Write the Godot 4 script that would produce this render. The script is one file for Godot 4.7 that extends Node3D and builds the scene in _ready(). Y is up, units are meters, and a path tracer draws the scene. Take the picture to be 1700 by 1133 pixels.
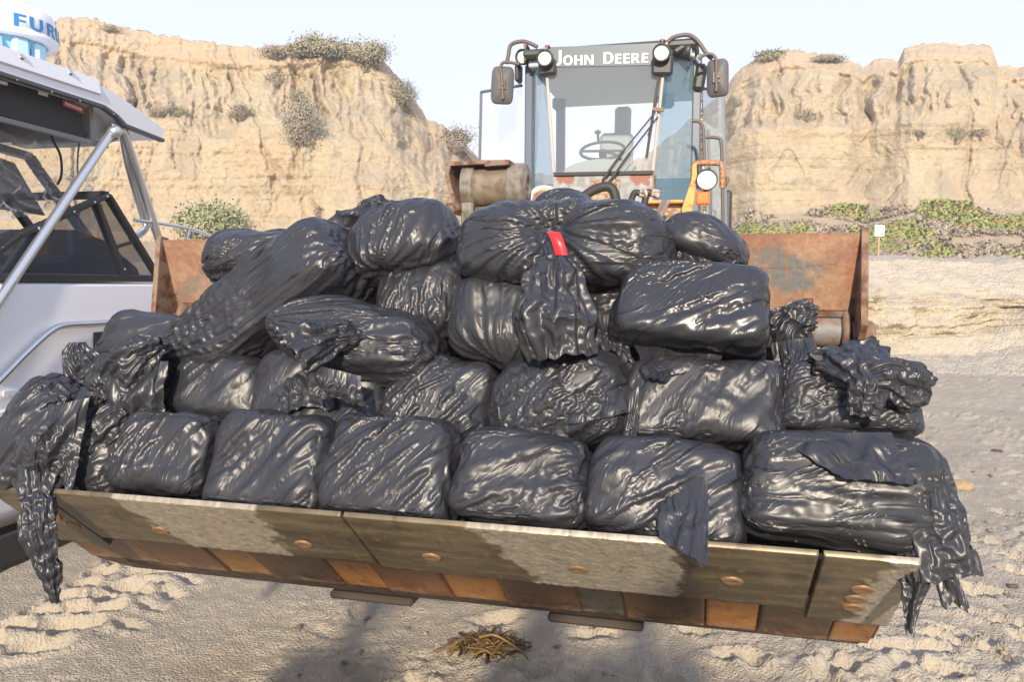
extends Node3D
# Beach scene: wheel loader with its bucket full of tied black bags, a pilothouse boat beside it, sandstone bluffs behind.

const FOCAL := 1322.0            # focal length in pixels of a 1700 x 1133 picture
const EYE := Vector3(0, 1.6, 0)
var cam_basis: Basis
var used := {}
var rng := RandomNumberGenerator.new()
var M := {}                      # materials
var loader_xf: Transform3D       # loader axes: origin at the middle of the bucket lip, +z out of the bucket, y up
var boat_xf: Transform3D         # boat axes: origin on the ground under the starboard side, -z towards the bow

# ---------------------------------------------------------------- names and records
func numbered(called: String) -> String:
	if not used.has(called):
		used[called] = 0
		return called
	used[called] += 1
	return "%s_%03d" % [called, used[called]]

func tag(o: Node, label: String, category: String, group := "") -> void:
	o.set_meta("label", label)
	o.set_meta("category", category)
	if group != "":
		o.set_meta("group", group)

func thing(called: String, label: String, category: String, xf := Transform3D(), group := "") -> Node3D:
	var o := Node3D.new()
	o.name = numbered(called)
	add_child(o, true)
	o.transform = xf
	tag(o, label, category, group)
	return o

func put(called: String, mesh: Mesh, mat: Material, parent: Node = null, xf := Transform3D()) -> MeshInstance3D:
	var o := MeshInstance3D.new()
	o.mesh = mesh
	o.material_override = mat
	o.transform = xf
	if parent == null:
		o.name = numbered(called)
		add_child(o, true)
	else:
		o.name = child_name(parent, called)
		parent.add_child(o, true)
	return o

func child_name(parent: Node, called: String) -> String:
	var n := called
	var k := 0
	while parent.has_node(n):
		k += 1
		n = "%s_%03d" % [called, k]
	return n

func part(called: String, parent: Node) -> Node3D:
	var o := Node3D.new()
	o.name = child_name(parent, called)
	parent.add_child(o, true)
	return o

# ---------------------------------------------------------------- where a pixel of the photograph lies
func ray(x: float, y: float) -> Vector3:
	return cam_basis * Vector3((x - 850.0) / FOCAL, (566.5 - y) / FOCAL, -1.0)

func at(x: float, y: float, depth: float) -> Vector3:
	return EYE + ray(x, y) * depth

func hit(xf: Transform3D, x: float, y: float, axis: int, value: float) -> Vector3:
	var inv := xf.affine_inverse()
	var o := inv * EYE
	var d := inv.basis * ray(x, y)
	return o + d * ((value - o[axis]) / d[axis])

func L(x: float, y: float, behind: float) -> Vector3:      # loader axes, on the upright plane so far behind the lip
	return hit(loader_xf, x, y, 2, -behind)

func B(x: float, y: float, side: float) -> Vector3:        # boat axes, on the upright plane parallel to the side
	return hit(boat_xf, x, y, 0, side)

# ---------------------------------------------------------------- mesh helpers
func begin() -> SurfaceTool:
	var st := SurfaceTool.new()
	st.begin(Mesh.PRIMITIVE_TRIANGLES)
	st.set_smooth_group(-1)
	return st

func done(st: SurfaceTool) -> ArrayMesh:
	st.generate_normals()
	return st.commit()

func tri(st: SurfaceTool, a: Vector3, b: Vector3, c: Vector3, out: Vector3) -> void:
	if (a - c).cross(a - b).dot(out) < 0.0:
		var t := b
		b = c
		c = t
	st.add_vertex(a)
	st.add_vertex(b)
	st.add_vertex(c)

func quad(st: SurfaceTool, a: Vector3, b: Vector3, c: Vector3, d: Vector3, out: Vector3) -> void:
	tri(st, a, b, c, out)
	tri(st, a, c, d, out)

func box(st: SurfaceTool, xf: Transform3D, size: Vector3, bevel := 0.004) -> void:
	var h := size * 0.5
	var bv: float = min(bevel, min(h.x, min(h.y, h.z)) * 0.6)
	st.set_smooth_group(-1)
	for ax in 3:
		var u := (ax + 1) % 3
		var v := (ax + 2) % 3
		for s in [-1.0, 1.0]:
			var p := []
			for k in [[-1, -1], [1, -1], [1, 1], [-1, 1]]:
				var q := Vector3()
				q[ax] = h[ax] * s
				q[u] = (h[u] - bv) * k[0]
				q[v] = (h[v] - bv) * k[1]
				p.append(xf * q)
			var n := Vector3()
			n[ax] = s
			quad(st, p[0], p[1], p[2], p[3], xf.basis * n)
		# the four edges along ax
		for k in [[-1, -1], [1, -1], [1, 1], [-1, 1]]:
			var e := []
			for w in [[0, -1], [1, -1], [1, 1], [0, 1]]:
				var q := Vector3()
				q[ax] = (h[ax] - bv) * w[1]
				q[u] = (h[u] - (bv if w[0] == 0 else 0.0)) * k[0]
				q[v] = (h[v] - (bv if w[0] == 1 else 0.0)) * k[1]
				e.append(xf * q)
			var n := Vector3()
			n[u] = k[0]
			n[v] = k[1]
			quad(st, e[0], e[1], e[2], e[3], xf.basis * n)
	for x in [-1.0, 1.0]:
		for y in [-1.0, 1.0]:
			for z in [-1.0, 1.0]:
				var c := Vector3(x, y, z)
				var q := c * h
				tri(st, xf * (q - Vector3(0, y, z) * bv), xf * (q - Vector3(x, 0, z) * bv), xf * (q - Vector3(x, y, 0) * bv), xf.basis * c)

func bar(st: SurfaceTool, a: Vector3, b: Vector3, w: float, h: float, bevel := 0.003, up := Vector3.UP) -> void:
	var z := (b - a).normalized()
	if abs(z.dot(up)) > 0.95:
		up = Vector3.RIGHT
	var x := up.cross(z).normalized()
	box(st, Transform3D(Basis(x, z.cross(x), z), (a + b) * 0.5), Vector3(w, h, a.distance_to(b)), bevel)

func smooth_path(pts: Array, per := 6) -> PackedVector3Array:
	var r := PackedVector3Array()
	for i in pts.size() - 1:
		var p0: Vector3 = pts[max(i - 1, 0)]
		var p1: Vector3 = pts[i]
		var p2: Vector3 = pts[i + 1]
		var p3: Vector3 = pts[min(i + 2, pts.size() - 1)]
		for k in per:
			r.append(p1.cubic_interpolate(p2, p0, p3, float(k) / per))
	r.append(pts[pts.size() - 1])
	return r

func tube(st: SurfaceTool, pts, radius: float, sides := 10, taper := 1.0) -> void:
	var n: int = pts.size()
	var rings := []
	var ref := Vector3.UP
	for i in n:
		var d: Vector3 = (pts[min(i + 1, n - 1)] - pts[max(i - 1, 0)]).normalized()
		if abs(d.dot(ref)) > 0.93:
			ref = Vector3.RIGHT if abs(d.x) < 0.8 else Vector3.BACK
		var x := ref.cross(d).normalized()
		var y := d.cross(x)
		ref = y
		var r: float = radius * lerp(1.0, taper, float(i) / (n - 1))
		var ring := []
		for k in sides:
			var a := TAU * k / sides
			ring.append(pts[i] + (x * cos(a) + y * sin(a)) * r)
		rings.append(ring)
	st.set_smooth_group(0)
	for i in n - 1:
		for k in sides:
			var k2 := (k + 1) % sides
			quad(st, rings[i][k], rings[i][k2], rings[i + 1][k2], rings[i + 1][k], rings[i][k] + rings[i][k2] - pts[i] * 2.0 + rings[i + 1][k] + rings[i + 1][k2] - pts[i + 1] * 2.0)
	st.set_smooth_group(-1)
	for e in [0, n - 1]:
		var d2: Vector3 = pts[0] - pts[1] if e == 0 else pts[n - 1] - pts[n - 2]
		for k in sides:
			tri(st, pts[e], rings[e][k], rings[e][(k + 1) % sides], d2)

func rod(st: SurfaceTool, a: Vector3, b: Vector3, r: float, sides := 10) -> void:
	tube(st, PackedVector3Array([a, b]), r, sides)

# profile: points (radius, along), turned about the local y axis of xf
func lathe(st: SurfaceTool, xf: Transform3D, profile: PackedVector2Array, segs := 32, smooth := true) -> void:
	for i in profile.size() - 1:
		st.set_smooth_group(0 if smooth else -1)
		var p := profile[i]
		var q := profile[i + 1]
		var t := q - p
		for k in segs:
			var a := TAU * k / segs
			var b := TAU * (k + 1) / segs
			var pa := xf * Vector3(cos(a) * p.x, p.y, sin(a) * p.x)
			var pb := xf * Vector3(cos(b) * p.x, p.y, sin(b) * p.x)
			var qa := xf * Vector3(cos(a) * q.x, q.y, sin(a) * q.x)
			var qb := xf * Vector3(cos(b) * q.x, q.y, sin(b) * q.x)
			var m := (a + b) * 0.5
			var out := xf.basis * Vector3(cos(m) * t.y, -t.x, sin(m) * t.y)
			if p.x < 1e-5:
				tri(st, pa, qa, qb, out)
			elif q.x < 1e-5:
				tri(st, pa, pb, qa, out)
			else:
				quad(st, pa, pb, qb, qa, out)

# a polygon in the xy plane of xf, pushed along its z by depth, with a small chamfer left out
func prism(st: SurfaceTool, xf: Transform3D, poly: PackedVector2Array, depth: float) -> void:
	st.set_smooth_group(-1)
	var ids := Geometry2D.triangulate_polygon(poly)
	for s in [0.0, 1.0]:
		for i in range(0, ids.size(), 3):
			var p := []
			for k in 3:
				p.append(xf * Vector3(poly[ids[i + k]].x, poly[ids[i + k]].y, depth * s))
			tri(st, p[0], p[1], p[2], xf.basis * Vector3(0, 0, (s * 2.0 - 1.0) * sign(depth)))
	var ccw := not Geometry2D.is_polygon_clockwise(poly)
	for i in poly.size():
		var a := poly[i]
		var b := poly[(i + 1) % poly.size()]
		var n := Vector3(b.y - a.y, a.x - b.x, 0) * (1.0 if ccw else -1.0)
		quad(st, xf * Vector3(a.x, a.y, 0), xf * Vector3(b.x, b.y, 0), xf * Vector3(b.x, b.y, depth), xf * Vector3(a.x, a.y, depth), xf.basis * n)

# a grid of points (nu x nv) as a smooth mesh; normals by differences; color may be empty
func grid_mesh(p: PackedVector3Array, nu: int, nv: int, colors: PackedColorArray, flip := false, given_uv := PackedVector2Array()) -> ArrayMesh:
	var normals := PackedVector3Array()
	normals.resize(nu * nv)
	var uv := PackedVector2Array()
	uv.resize(nu * nv)
	for j in nv:
		var j0: int = max(j - 1, 0) * nu
		var j1: int = min(j + 1, nv - 1) * nu
		for i in nu:
			var du := p[j * nu + min(i + 1, nu - 1)] - p[j * nu + max(i - 1, 0)]
			var dv := p[j1 + i] - p[j0 + i]
			var n := du.cross(dv)
			normals[j * nu + i] = (-n if flip else n).normalized()
			uv[j * nu + i] = Vector2(float(i) / (nu - 1), float(j) / (nv - 1))
	var idx := PackedInt32Array()
	idx.resize((nu - 1) * (nv - 1) * 6)
	var k := 0
	for j in nv - 1:
		for i in nu - 1:
			var a := j * nu + i
			var b := a + 1
			var c := a + nu
			var d := c + 1
			if flip:
				idx[k] = a; idx[k + 1] = b; idx[k + 2] = d; idx[k + 3] = a; idx[k + 4] = d; idx[k + 5] = c
			else:
				idx[k] = a; idx[k + 1] = d; idx[k + 2] = b; idx[k + 3] = a; idx[k + 4] = c; idx[k + 5] = d
			k += 6
	var arr := []
	arr.resize(Mesh.ARRAY_MAX)
	arr[Mesh.ARRAY_VERTEX] = p
	arr[Mesh.ARRAY_NORMAL] = normals
	arr[Mesh.ARRAY_TEX_UV] = uv if given_uv.is_empty() else given_uv
	if colors.size() == p.size():
		arr[Mesh.ARRAY_COLOR] = colors
	arr[Mesh.ARRAY_INDEX] = idx
	var m := ArrayMesh.new()
	m.add_surface_from_arrays(Mesh.PRIMITIVE_TRIANGLES, arr)
	return m

func sstep(a: float, b: float, x: float) -> float:
	var t: float = clamp((x - a) / (b - a), 0.0, 1.0)
	return t * t * (3.0 - 2.0 * t)

func noise(sd: int, freq: float, octaves := 1, ridged := false) -> FastNoiseLite:
	var n := FastNoiseLite.new()
	n.noise_type = FastNoiseLite.TYPE_SIMPLEX_SMOOTH
	n.seed = sd
	n.frequency = freq
	n.fractal_type = FastNoiseLite.FRACTAL_NONE if octaves == 1 else (FastNoiseLite.FRACTAL_RIDGED if ridged else FastNoiseLite.FRACTAL_FBM)
	n.fractal_octaves = octaves
	return n

func cell_noise(sd: int, freq: float, ret := FastNoiseLite.RETURN_DISTANCE2_SUB) -> FastNoiseLite:
	var n := FastNoiseLite.new()
	n.noise_type = FastNoiseLite.TYPE_CELLULAR
	n.seed = sd
	n.frequency = freq
	n.fractal_type = FastNoiseLite.FRACTAL_NONE
	n.cellular_return_type = ret
	return n

# ---------------------------------------------------------------- materials
func mat(r: float, g: float, b: float, rough := 0.6, metal := 0.0, spec := 0.5) -> StandardMaterial3D:
	var m := StandardMaterial3D.new()
	m.albedo_color = Color(r, g, b).linear_to_srgb()
	m.roughness = rough
	m.metallic = metal
	m.metallic_specular = spec
	return m

func painted(rough := 0.7, metal := 0.0) -> StandardMaterial3D:   # colour comes from the vertices
	var m := mat(1, 1, 1, rough, metal)
	m.vertex_color_use_as_albedo = true
	return m

func relief(m: StandardMaterial3D, tex: Texture2D, cm: float, scale: Vector3) -> StandardMaterial3D:
	m.heightmap_enabled = true
	m.heightmap_texture = tex
	m.heightmap_scale = cm
	m.uv1_triplanar = true
	m.uv1_scale = scale
	return m

func noise_tex(n: FastNoiseLite, size := 512) -> ImageTexture:
	var im := n.get_seamless_image(size, size)
	return ImageTexture.create_from_image(im)

func ramp_tex(n: FastNoiseLite, cols: Array, stops: Array, size := 512) -> ImageTexture:   # linear colours on a noise
	var im := n.get_seamless_image(size, size)
	var out := Image.create(size, size, false, Image.FORMAT_RGB8)
	var g := Gradient.new()
	g.offsets = PackedFloat32Array(stops)
	var cc := PackedColorArray()
	for c in cols:
		cc.append((c as Color).linear_to_srgb())
	g.colors = cc
	for y in size:
		for x in size:
			out.set_pixel(x, y, g.sample(im.get_pixel(x, y).r))
	return ImageTexture.create_from_image(out)

func textured(tex: Texture2D, scale: float, rough := 0.7, metal := 0.0) -> StandardMaterial3D:
	var m := mat(1, 1, 1, rough, metal)
	m.albedo_texture = tex
	m.uv1_triplanar = true
	m.uv1_scale = Vector3.ONE * scale
	return m

func glass(r: float, g: float, b: float, a: float) -> StandardMaterial3D:
	var m := StandardMaterial3D.new()
	m.transparency = BaseMaterial3D.TRANSPARENCY_ALPHA
	var c := Color(r, g, b).linear_to_srgb()
	c.a = a
	m.albedo_color = c
	m.roughness = 0.03
	m.metallic_specular = 0.5
	m.cull_mode = BaseMaterial3D.CULL_DISABLED
	return m
# ---------------------------------------------------------------- black bags
# Film is relaxed as cloth: a grid that is a little too large for what it wraps, held outside its bale and drawn in, buckles into creases of its own.
func relax(p: PackedVector3Array, base: PackedVector3Array, nrm: PackedVector3Array, nu: int, nv: int, ex: Callable, lo: float, hi: float, inward: float, iters: int, closed: bool, pin_rows: int, fall: Vector3) -> void:
	var n := nu * nv
	var ru := PackedFloat32Array()
	var rv := PackedFloat32Array()
	var r1 := PackedFloat32Array()
	var r2 := PackedFloat32Array()
	ru.resize(n)
	rv.resize(n)
	r1.resize(n)
	r2.resize(n)
	for j in nv:
		for i in nu:
			var k := j * nu + i
			var e: Array = ex.call(i, j, base[k])          # [direction along the creases, how much too wide across them, how much too long along them]
			var t: Vector3 = e[0]
			var a: float = e[1]
			var c: float = e[2]
			for w in 4:
				var o := k
				var f := k
				if w == 0 and i < nu - 1:
					o = k + 1
				elif w == 1 and j < nv - 1:
					o = k + nu
				elif w == 2 and i < nu - 1 and j < nv - 1:
					o = k + nu + 1
				elif w == 3 and i < nu - 1 and j < nv - 1:
					f = k + 1
					o = k + nu
				if o == f:
					continue
				var d := base[o] - base[f]
				var l := d.length()
				var s := 0.0
				if l > 1e-6:
					s = d.dot(t) / l
					s *= s
				var r := l * (1.0 + a * (1.0 - s) + c * s)
				if w == 0:
					ru[k] = r
				elif w == 1:
					rv[k] = r
				elif w == 2:
					r1[k] = r
				else:
					r2[k] = r
	for it in iters:
		for j in nv:
			var k := j * nu
			for i in nu - 1:
				var d := p[k + 1] - p[k]
				var l := d.length() + 1e-9
				d *= 0.46 * (l - ru[k]) / l
				p[k] += d
				p[k + 1] -= d
				k += 1
		for j in nv - 1:
			var k := j * nu
			for i in nu:
				var d := p[k + nu] - p[k]
				var l := d.length() + 1e-9
				d *= 0.46 * (l - rv[k]) / l
				p[k] += d
				p[k + nu] -= d
				k += 1
		if it % 2 == 0:
			for j in nv - 1:
				var k := j * nu
				for i in nu - 1:
					var d := p[k + nu + 1] - p[k]
					var l := d.length() + 1e-9
					d *= 0.36 * (l - r1[k]) / l
					p[k] += d
					p[k + nu + 1] -= d
					d = p[k + nu] - p[k + 1]
					l = d.length() + 1e-9
					d *= 0.36 * (l - r2[k]) / l
					p[k + 1] += d
					p[k + nu] -= d
					k += 1
		else:
			for j in nv:
				var k := j * nu
				for i in nu - 2:
					var d := p[k + 2] - p[k]
					var l := d.length() + 1e-9
					var r := (ru[k] + ru[k + 1]) * 0.66
					if l < r:
						d *= 0.16 * (l - r) / l
						p[k] += d
						p[k + 2] -= d
					k += 1
			for j in nv - 2:
				var k := j * nu
				for i in nu:
					var d := p[k + nu * 2] - p[k]
					var l := d.length() + 1e-9
					var r := (rv[k] + rv[k + nu]) * 0.66
					if l < r:
						d *= 0.16 * (l - r) / l
						p[k] += d
						p[k + nu * 2] -= d
					k += 1
		for k in n:
			var q := p[k] + fall - base[k]
			var h := q.dot(nrm[k])
			var c := clampf(h - inward, lo, hi)
			p[k] = base[k] + q + nrm[k] * (c - h)
		if closed:
			for j in nv:
				var m := (p[j * nu] + p[j * nu + nu - 1]) * 0.5
				p[j * nu] = m
				p[j * nu + nu - 1] = m
		for k in pin_rows * nu:
			p[k] = base[k]

func grid_normals(p: PackedVector3Array, nu: int, nv: int, outward: Vector3) -> PackedVector3Array:
	var r := PackedVector3Array()
	r.resize(nu * nv)
	for j in nv:
		for i in nu:
			var du := p[j * nu + mini(i + 1, nu - 1)] - p[j * nu + maxi(i - 1, 0)]
			var dv := p[mini(j + 1, nv - 1) * nu + i] - p[maxi(j - 1, 0) * nu + i]
			r[j * nu + i] = du.cross(dv).normalized()
	if outward != Vector3.ZERO and r[(nv / 2) * nu + nu / 2].dot(outward) < 0.0:
		for k in r.size():
			r[k] = -r[k]
	return r

# twice as fine, through the points
func finer(p: PackedVector3Array, nu: int, nv: int) -> PackedVector3Array:
	var mu := nu * 2 - 1
	var mv := nv * 2 - 1
	var a := PackedVector3Array()
	a.resize(mu * nv)
	for j in nv:
		for i in nu:
			a[j * mu + i * 2] = p[j * nu + i]
			if i < nu - 1:
				a[j * mu + i * 2 + 1] = (p[j * nu + i] + p[j * nu + i + 1]) * 0.5625 - (p[j * nu + maxi(i - 1, 0)] + p[j * nu + mini(i + 2, nu - 1)]) * 0.0625
	var b := PackedVector3Array()
	b.resize(mu * mv)
	for j in nv:
		for i in mu:
			b[j * 2 * mu + i] = a[j * mu + i]
			if j < nv - 1:
				b[(j * 2 + 1) * mu + i] = (a[j * mu + i] + a[(j + 1) * mu + i]) * 0.5625 - (a[maxi(j - 1, 0) * mu + i] + a[mini(j + 2, nv - 1) * mu + i]) * 0.0625
	return b

func film_mesh(p: PackedVector3Array, nu: int, nv: int, flip := false) -> ArrayMesh:
	var su := 0.0
	var sv := 0.0
	for i in nu - 1:
		su += p[(nv / 2) * nu + i].distance_to(p[(nv / 2) * nu + i + 1])
	for j in nv - 1:
		sv += p[j * nu + nu / 2].distance_to(p[(j + 1) * nu + nu / 2])
	var mu := nu * 2 - 1
	var mv := nv * 2 - 1
	var uv := PackedVector2Array()
	uv.resize(mu * mv)
	for j in mv:
		for i in mu:
			uv[j * mu + i] = Vector2(0.2 + su / 0.95 * i / mu, 0.1 + sv / 0.95 * j / mv)
	return grid_mesh(finer(p, nu, nv), mu, mv, PackedColorArray(), flip, uv)

# A bag: film wrapped round a bale, like paper round a box. opt.dir: which way the creases run; wide: how much film is left over across them; crush: left over both ways; gathers: places the film is drawn into.
func bag_mesh(half: Vector3, power: float, sd: int, opt: Dictionary, n: int) -> ArrayMesh:
	var lump := noise(sd, 3.2, 2)
	var seed_n := noise(sd + 2, 1.0)
	var mask := noise(sd + 4, opt.get("mask_f", 3.4))
	var lump_a: float = opt.get("lump", 0.022)
	var sag: float = opt.get("sag", 0.06)
	var tilt: float = opt.get("tilt", 0.0)
	var wide: float = opt.get("wide", 0.10)
	var crush: float = opt.get("crush", 0.02)
	var bias: float = opt.get("bias", 0.12)
	var dir: Vector3 = (opt.get("dir", Vector3(1, 1.1, 0.2)) as Vector3).normalized()
	var side := dir.cross(Vector3(0.31, 0.77, -0.56)).normalized()
	var third := dir.cross(side)
	var gathers: Array = opt.get("gathers", [])
	var gb := []
	for g in gathers:
		var t: Vector3 = (g[0] as Vector3).normalized()
		var u := t.cross(Vector3(0.31, 0.77, -0.56)).normalized()
		gb.append([t, u, t.cross(u), g[1], g[2], g[3]])      # direction, pull, reach, spare film
	var inv := Vector3(1.0 / half.x, 1.0 / half.y, 1.0 / half.z)
	var ip := -1.0 / power
	var base := PackedVector3Array()
	base.resize(n * n)
	var dirs := PackedVector3Array()
	dirs.resize(n * n)
	var s1 := 0.48
	for j in n:
		for i in n:
			var u := float(i) / (n - 1) * 2.0 - 1.0
			var v := float(j) / (n - 1) * 2.0 - 1.0
			var s := maxf(absf(u), absf(v))
			var c := Vector3(u / s1, v / s1, 1.0)
			if s > s1:
				c = Vector3(u / s, v / s, 1.0 - 2.0 * clampf((s - s1) / 0.44, 0, 1))
				if s > s1 + 0.44:
					var k := 1.0 - (s - s1 - 0.44) / (1.0 - s1 - 0.44)
					c.x *= k
					c.y *= k
			var d := (c * half).normalized()
			var e := (d * inv).abs()
			var p := d * pow(pow(e.x, power) + pow(e.y, power) + pow(e.z, power), ip)
			var up := p.y * inv.y
			p.x *= 1.0 - sag * up
			p.z *= 1.0 - sag * up
			p.x += tilt * p.y
			p += d * (lump.get_noise_3dv(p) * lump_a)
			for g in gb:
				var cs: float = d.dot(g[0])
				if cs > 0.0:
					var rho := acos(clampf(cs, -1.0, 1.0))
					p += g[0] * (g[3] * exp(-rho * rho / (0.10 * g[4])))
			if opt.has("xf"):
				var w: Vector3 = opt.xf * p
				if w.z < 0.01:
					var below: float = 0.010 - (w.y * FC - w.z * FS)
					if below > 0.0:
						p += opt.up * below
			base[j * n + i] = p
			dirs[j * n + i] = d
	var nrm := grid_normals(base, n, n, Vector3.BACK)
	var p0 := base.duplicate()
	var ff: float = opt.get("fold_f", 20.0)
	for k in n * n:
		var q := base[k]
		var h := seed_n.get_noise_3d(q.dot(dir) * ff * 0.07, q.dot(side) * ff, q.dot(third) * ff) * 0.010 + seed_n.get_noise_3d(q.x * 26.0, q.y * 26.0, q.z * 26.0 + 9.0) * 0.0018
		for g in gb:
			var d := dirs[k]
			var x: float = d.dot(g[1])
			var y: float = d.dot(g[2])
			var l := maxf(sqrt(x * x + y * y), 1e-4)
			var w := exp(-pow(acos(clampf(d.dot(g[0]), -1.0, 1.0)) / g[4], 2.0))
			h = h * (1.0 - w) + w * 0.018 * seed_n.get_noise_2d(x / l * 5.0 + 40.0, y / l * 5.0)
		p0[k] += nrm[k] * h
	var ex := func(i: int, j: int, q: Vector3) -> Array:
		var m := clampf(mask.get_noise_3dv(q) * 2.6 + bias, 0.0, 1.0)
		var m2 := clampf(mask.get_noise_3d(q.x - 4.0, q.y + 5.0, q.z) * 2.6 + bias, 0.0, 1.0)
		var t := dir
		var a: float = wide * m + crush * m2
		for g in gb:
			var d := dirs[j * n + i]
			var rho := acos(clampf(d.dot(g[0]), -1.0, 1.0))
			var w := exp(-rho * rho / (g[4] * g[4]))
			if w > 0.25:
				t = (g[0] - d * d.dot(g[0])).normalized()
				a = maxf(a * (1.0 - w), g[5] * w * (0.75 + 0.5 * m))
		return [t, a, crush * m2]
	relax(p0, base, nrm, n, n, ex, -opt.get("sink", 0.004), opt.get("stand", 0.045), opt.get("inward", 0.00008), opt.get("iters", 34), false, 0, Vector3.ZERO)
	var f := finer(p0, n, n)
	var w := n * 2 - 1
	var uv := PackedVector2Array()
	uv.resize(w * w)
	var across := dir.cross(Vector3.BACK).normalized()
	for i in w * w:
		uv[i] = Vector2(0.5 + f[i].dot(across) / 0.95, 0.5 + (f[i].dot(dir) + f[i].z * 0.5) / 0.95)
	return grid_mesh(f, w, w, PackedColorArray(), false, uv)

# Loose film gathered into a neck: a tube round a path, wide and open at its end where the radius says so, with far more film than its width needs.
func tail_mesh(path: Array, radii: Array, flat: float, flat_dir: Vector3, sd: int, spare := 0.26, around := 57, along := 44) -> ArrayMesh:
	var fold := noise(sd, 1.0, 2)
	var pts := smooth_path(path, 12)
	var total := pts.size() - 1
	var p := PackedVector3Array()
	var w := around
	p.resize(w * along)
	for j in along:
		var s := float(j) / (along - 1)
		var fi := s * total
		var i0 := mini(int(fi), total - 1)
		var c := pts[i0].lerp(pts[i0 + 1], fi - i0)
		var d := (pts[mini(i0 + 2, total)] - pts[maxi(i0 - 1, 0)]).normalized()
		var y := (flat_dir - d * flat_dir.dot(d)).normalized()
		var x := y.cross(d)
		var fr := s * (radii.size() - 1)
		var r0 := mini(int(fr), radii.size() - 2)
		var rad: float = lerp(radii[r0], radii[r0 + 1], sstep(0, 1, fr - r0))
		for i in w:
			var a := TAU * i / (w - 1)
			var cx := cos(a)
			var cy := sin(a)
			var r := rad * (1.0 + 0.30 * fold.get_noise_3d(cx * 0.9, cy * 0.9, s * 1.6) + 0.22 * fold.get_noise_3d(cx * 2.2 + 9.0, cy * 2.2, s * 0.7 + 5.0))
			p[j * w + i] = c + (x * cx + y * (cy * flat)) * r + d * (0.25 * rad * fold.get_noise_2d(cx * 1.2 + 20.0, cy * 1.2) * s)
	var nrm := grid_normals(p, w, along, Vector3.ZERO)
	var p0 := p.duplicate()
	for k in p0.size():
		var q := p0[k]
		var i := k % w
		var a := TAU * i / (w - 1)
		p0[k] += nrm[k] * (0.012 * fold.get_noise_3d(cos(a) * 3.2, sin(a) * 3.2, float(k / w) * 0.03) + 0.008 * fold.get_noise_3dv(q * 22.0))
	var axis := (pts[total] - pts[0]).normalized()
	var ex := func(i: int, j: int, q: Vector3) -> Array:
		var m := 0.65 + fold.get_noise_3dv(q * 6.0) * 0.9
		return [axis, spare * maxf(0.1, m), 0.12 * maxf(0.0, m)]
	relax(p0, p, nrm, w, along, ex, -0.05, 0.05, 0.0, 36, true, 0, Vector3.ZERO)
	return film_mesh(p0, w, along)

# A loose sheet of film hung from its upper edge a-b; d-c is its lower edge; bulge pushes its middle out.
func sheet_mesh(a: Vector3, b: Vector3, c: Vector3, d: Vector3, out: Vector3, bulge: float, sd: int, spare := 0.16, nu := 42, nv := 42, ragged := 0.0) -> ArrayMesh:
	var fold := noise(sd, 1.0, 2)
	var p := PackedVector3Array()
	p.resize(nu * nv)
	for j in nv:
		var v := float(j) / (nv - 1)
		for i in nu:
			var u := float(i) / (nu - 1)
			var vv := v * (1.0 + ragged * fold.get_noise_2d(u * 3.0 + 30.0, 3.0))
			var q := a.lerp(b, u).lerp(d.lerp(c, u), vv)
			q += (b - a) * (0.10 * fold.get_noise_2d(11.0, v * 2.0) * v) + out * (bulge * sin(PI * u) * (0.3 + 0.7 * sin(PI * minf(v, 1.0))))
			p[j * nu + i] = q
	var nrm := grid_normals(p, nu, nv, out)
	var p0 := p.duplicate()
	var size := maxf(a.distance_to(b), a.distance_to(d))
	for k in p0.size():
		var u := float(k % nu) / (nu - 1)
		var v := float(k / nu) / (nv - 1)
		p0[k] += nrm[k] * (size * 0.10 * fold.get_noise_2d(u * 3.0 + v * 0.8, v * 0.9) + 0.006 * fold.get_noise_3dv(p[k] * 24.0))
	var fdir := (d + c - a - b).normalized()
	var ex := func(i: int, j: int, q: Vector3) -> Array:
		var m := 0.6 + fold.get_noise_3dv(q * 5.0) * 1.2
		return [fdir, spare * maxf(0.05, m), spare * 0.4 * maxf(0.0, m)]
	relax(p0, p, nrm, nu, nv, ex, -0.03, 0.05, 0.0, 34, false, 1, Vector3(0, -0.0006, 0))
	return film_mesh(p0, nu, nv, nrm[nu * nv / 2 + nu / 2].dot(grid_normals(p, nu, nv, Vector3.ZERO)[nu * nv / 2 + nu / 2]) < 0.0)

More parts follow.
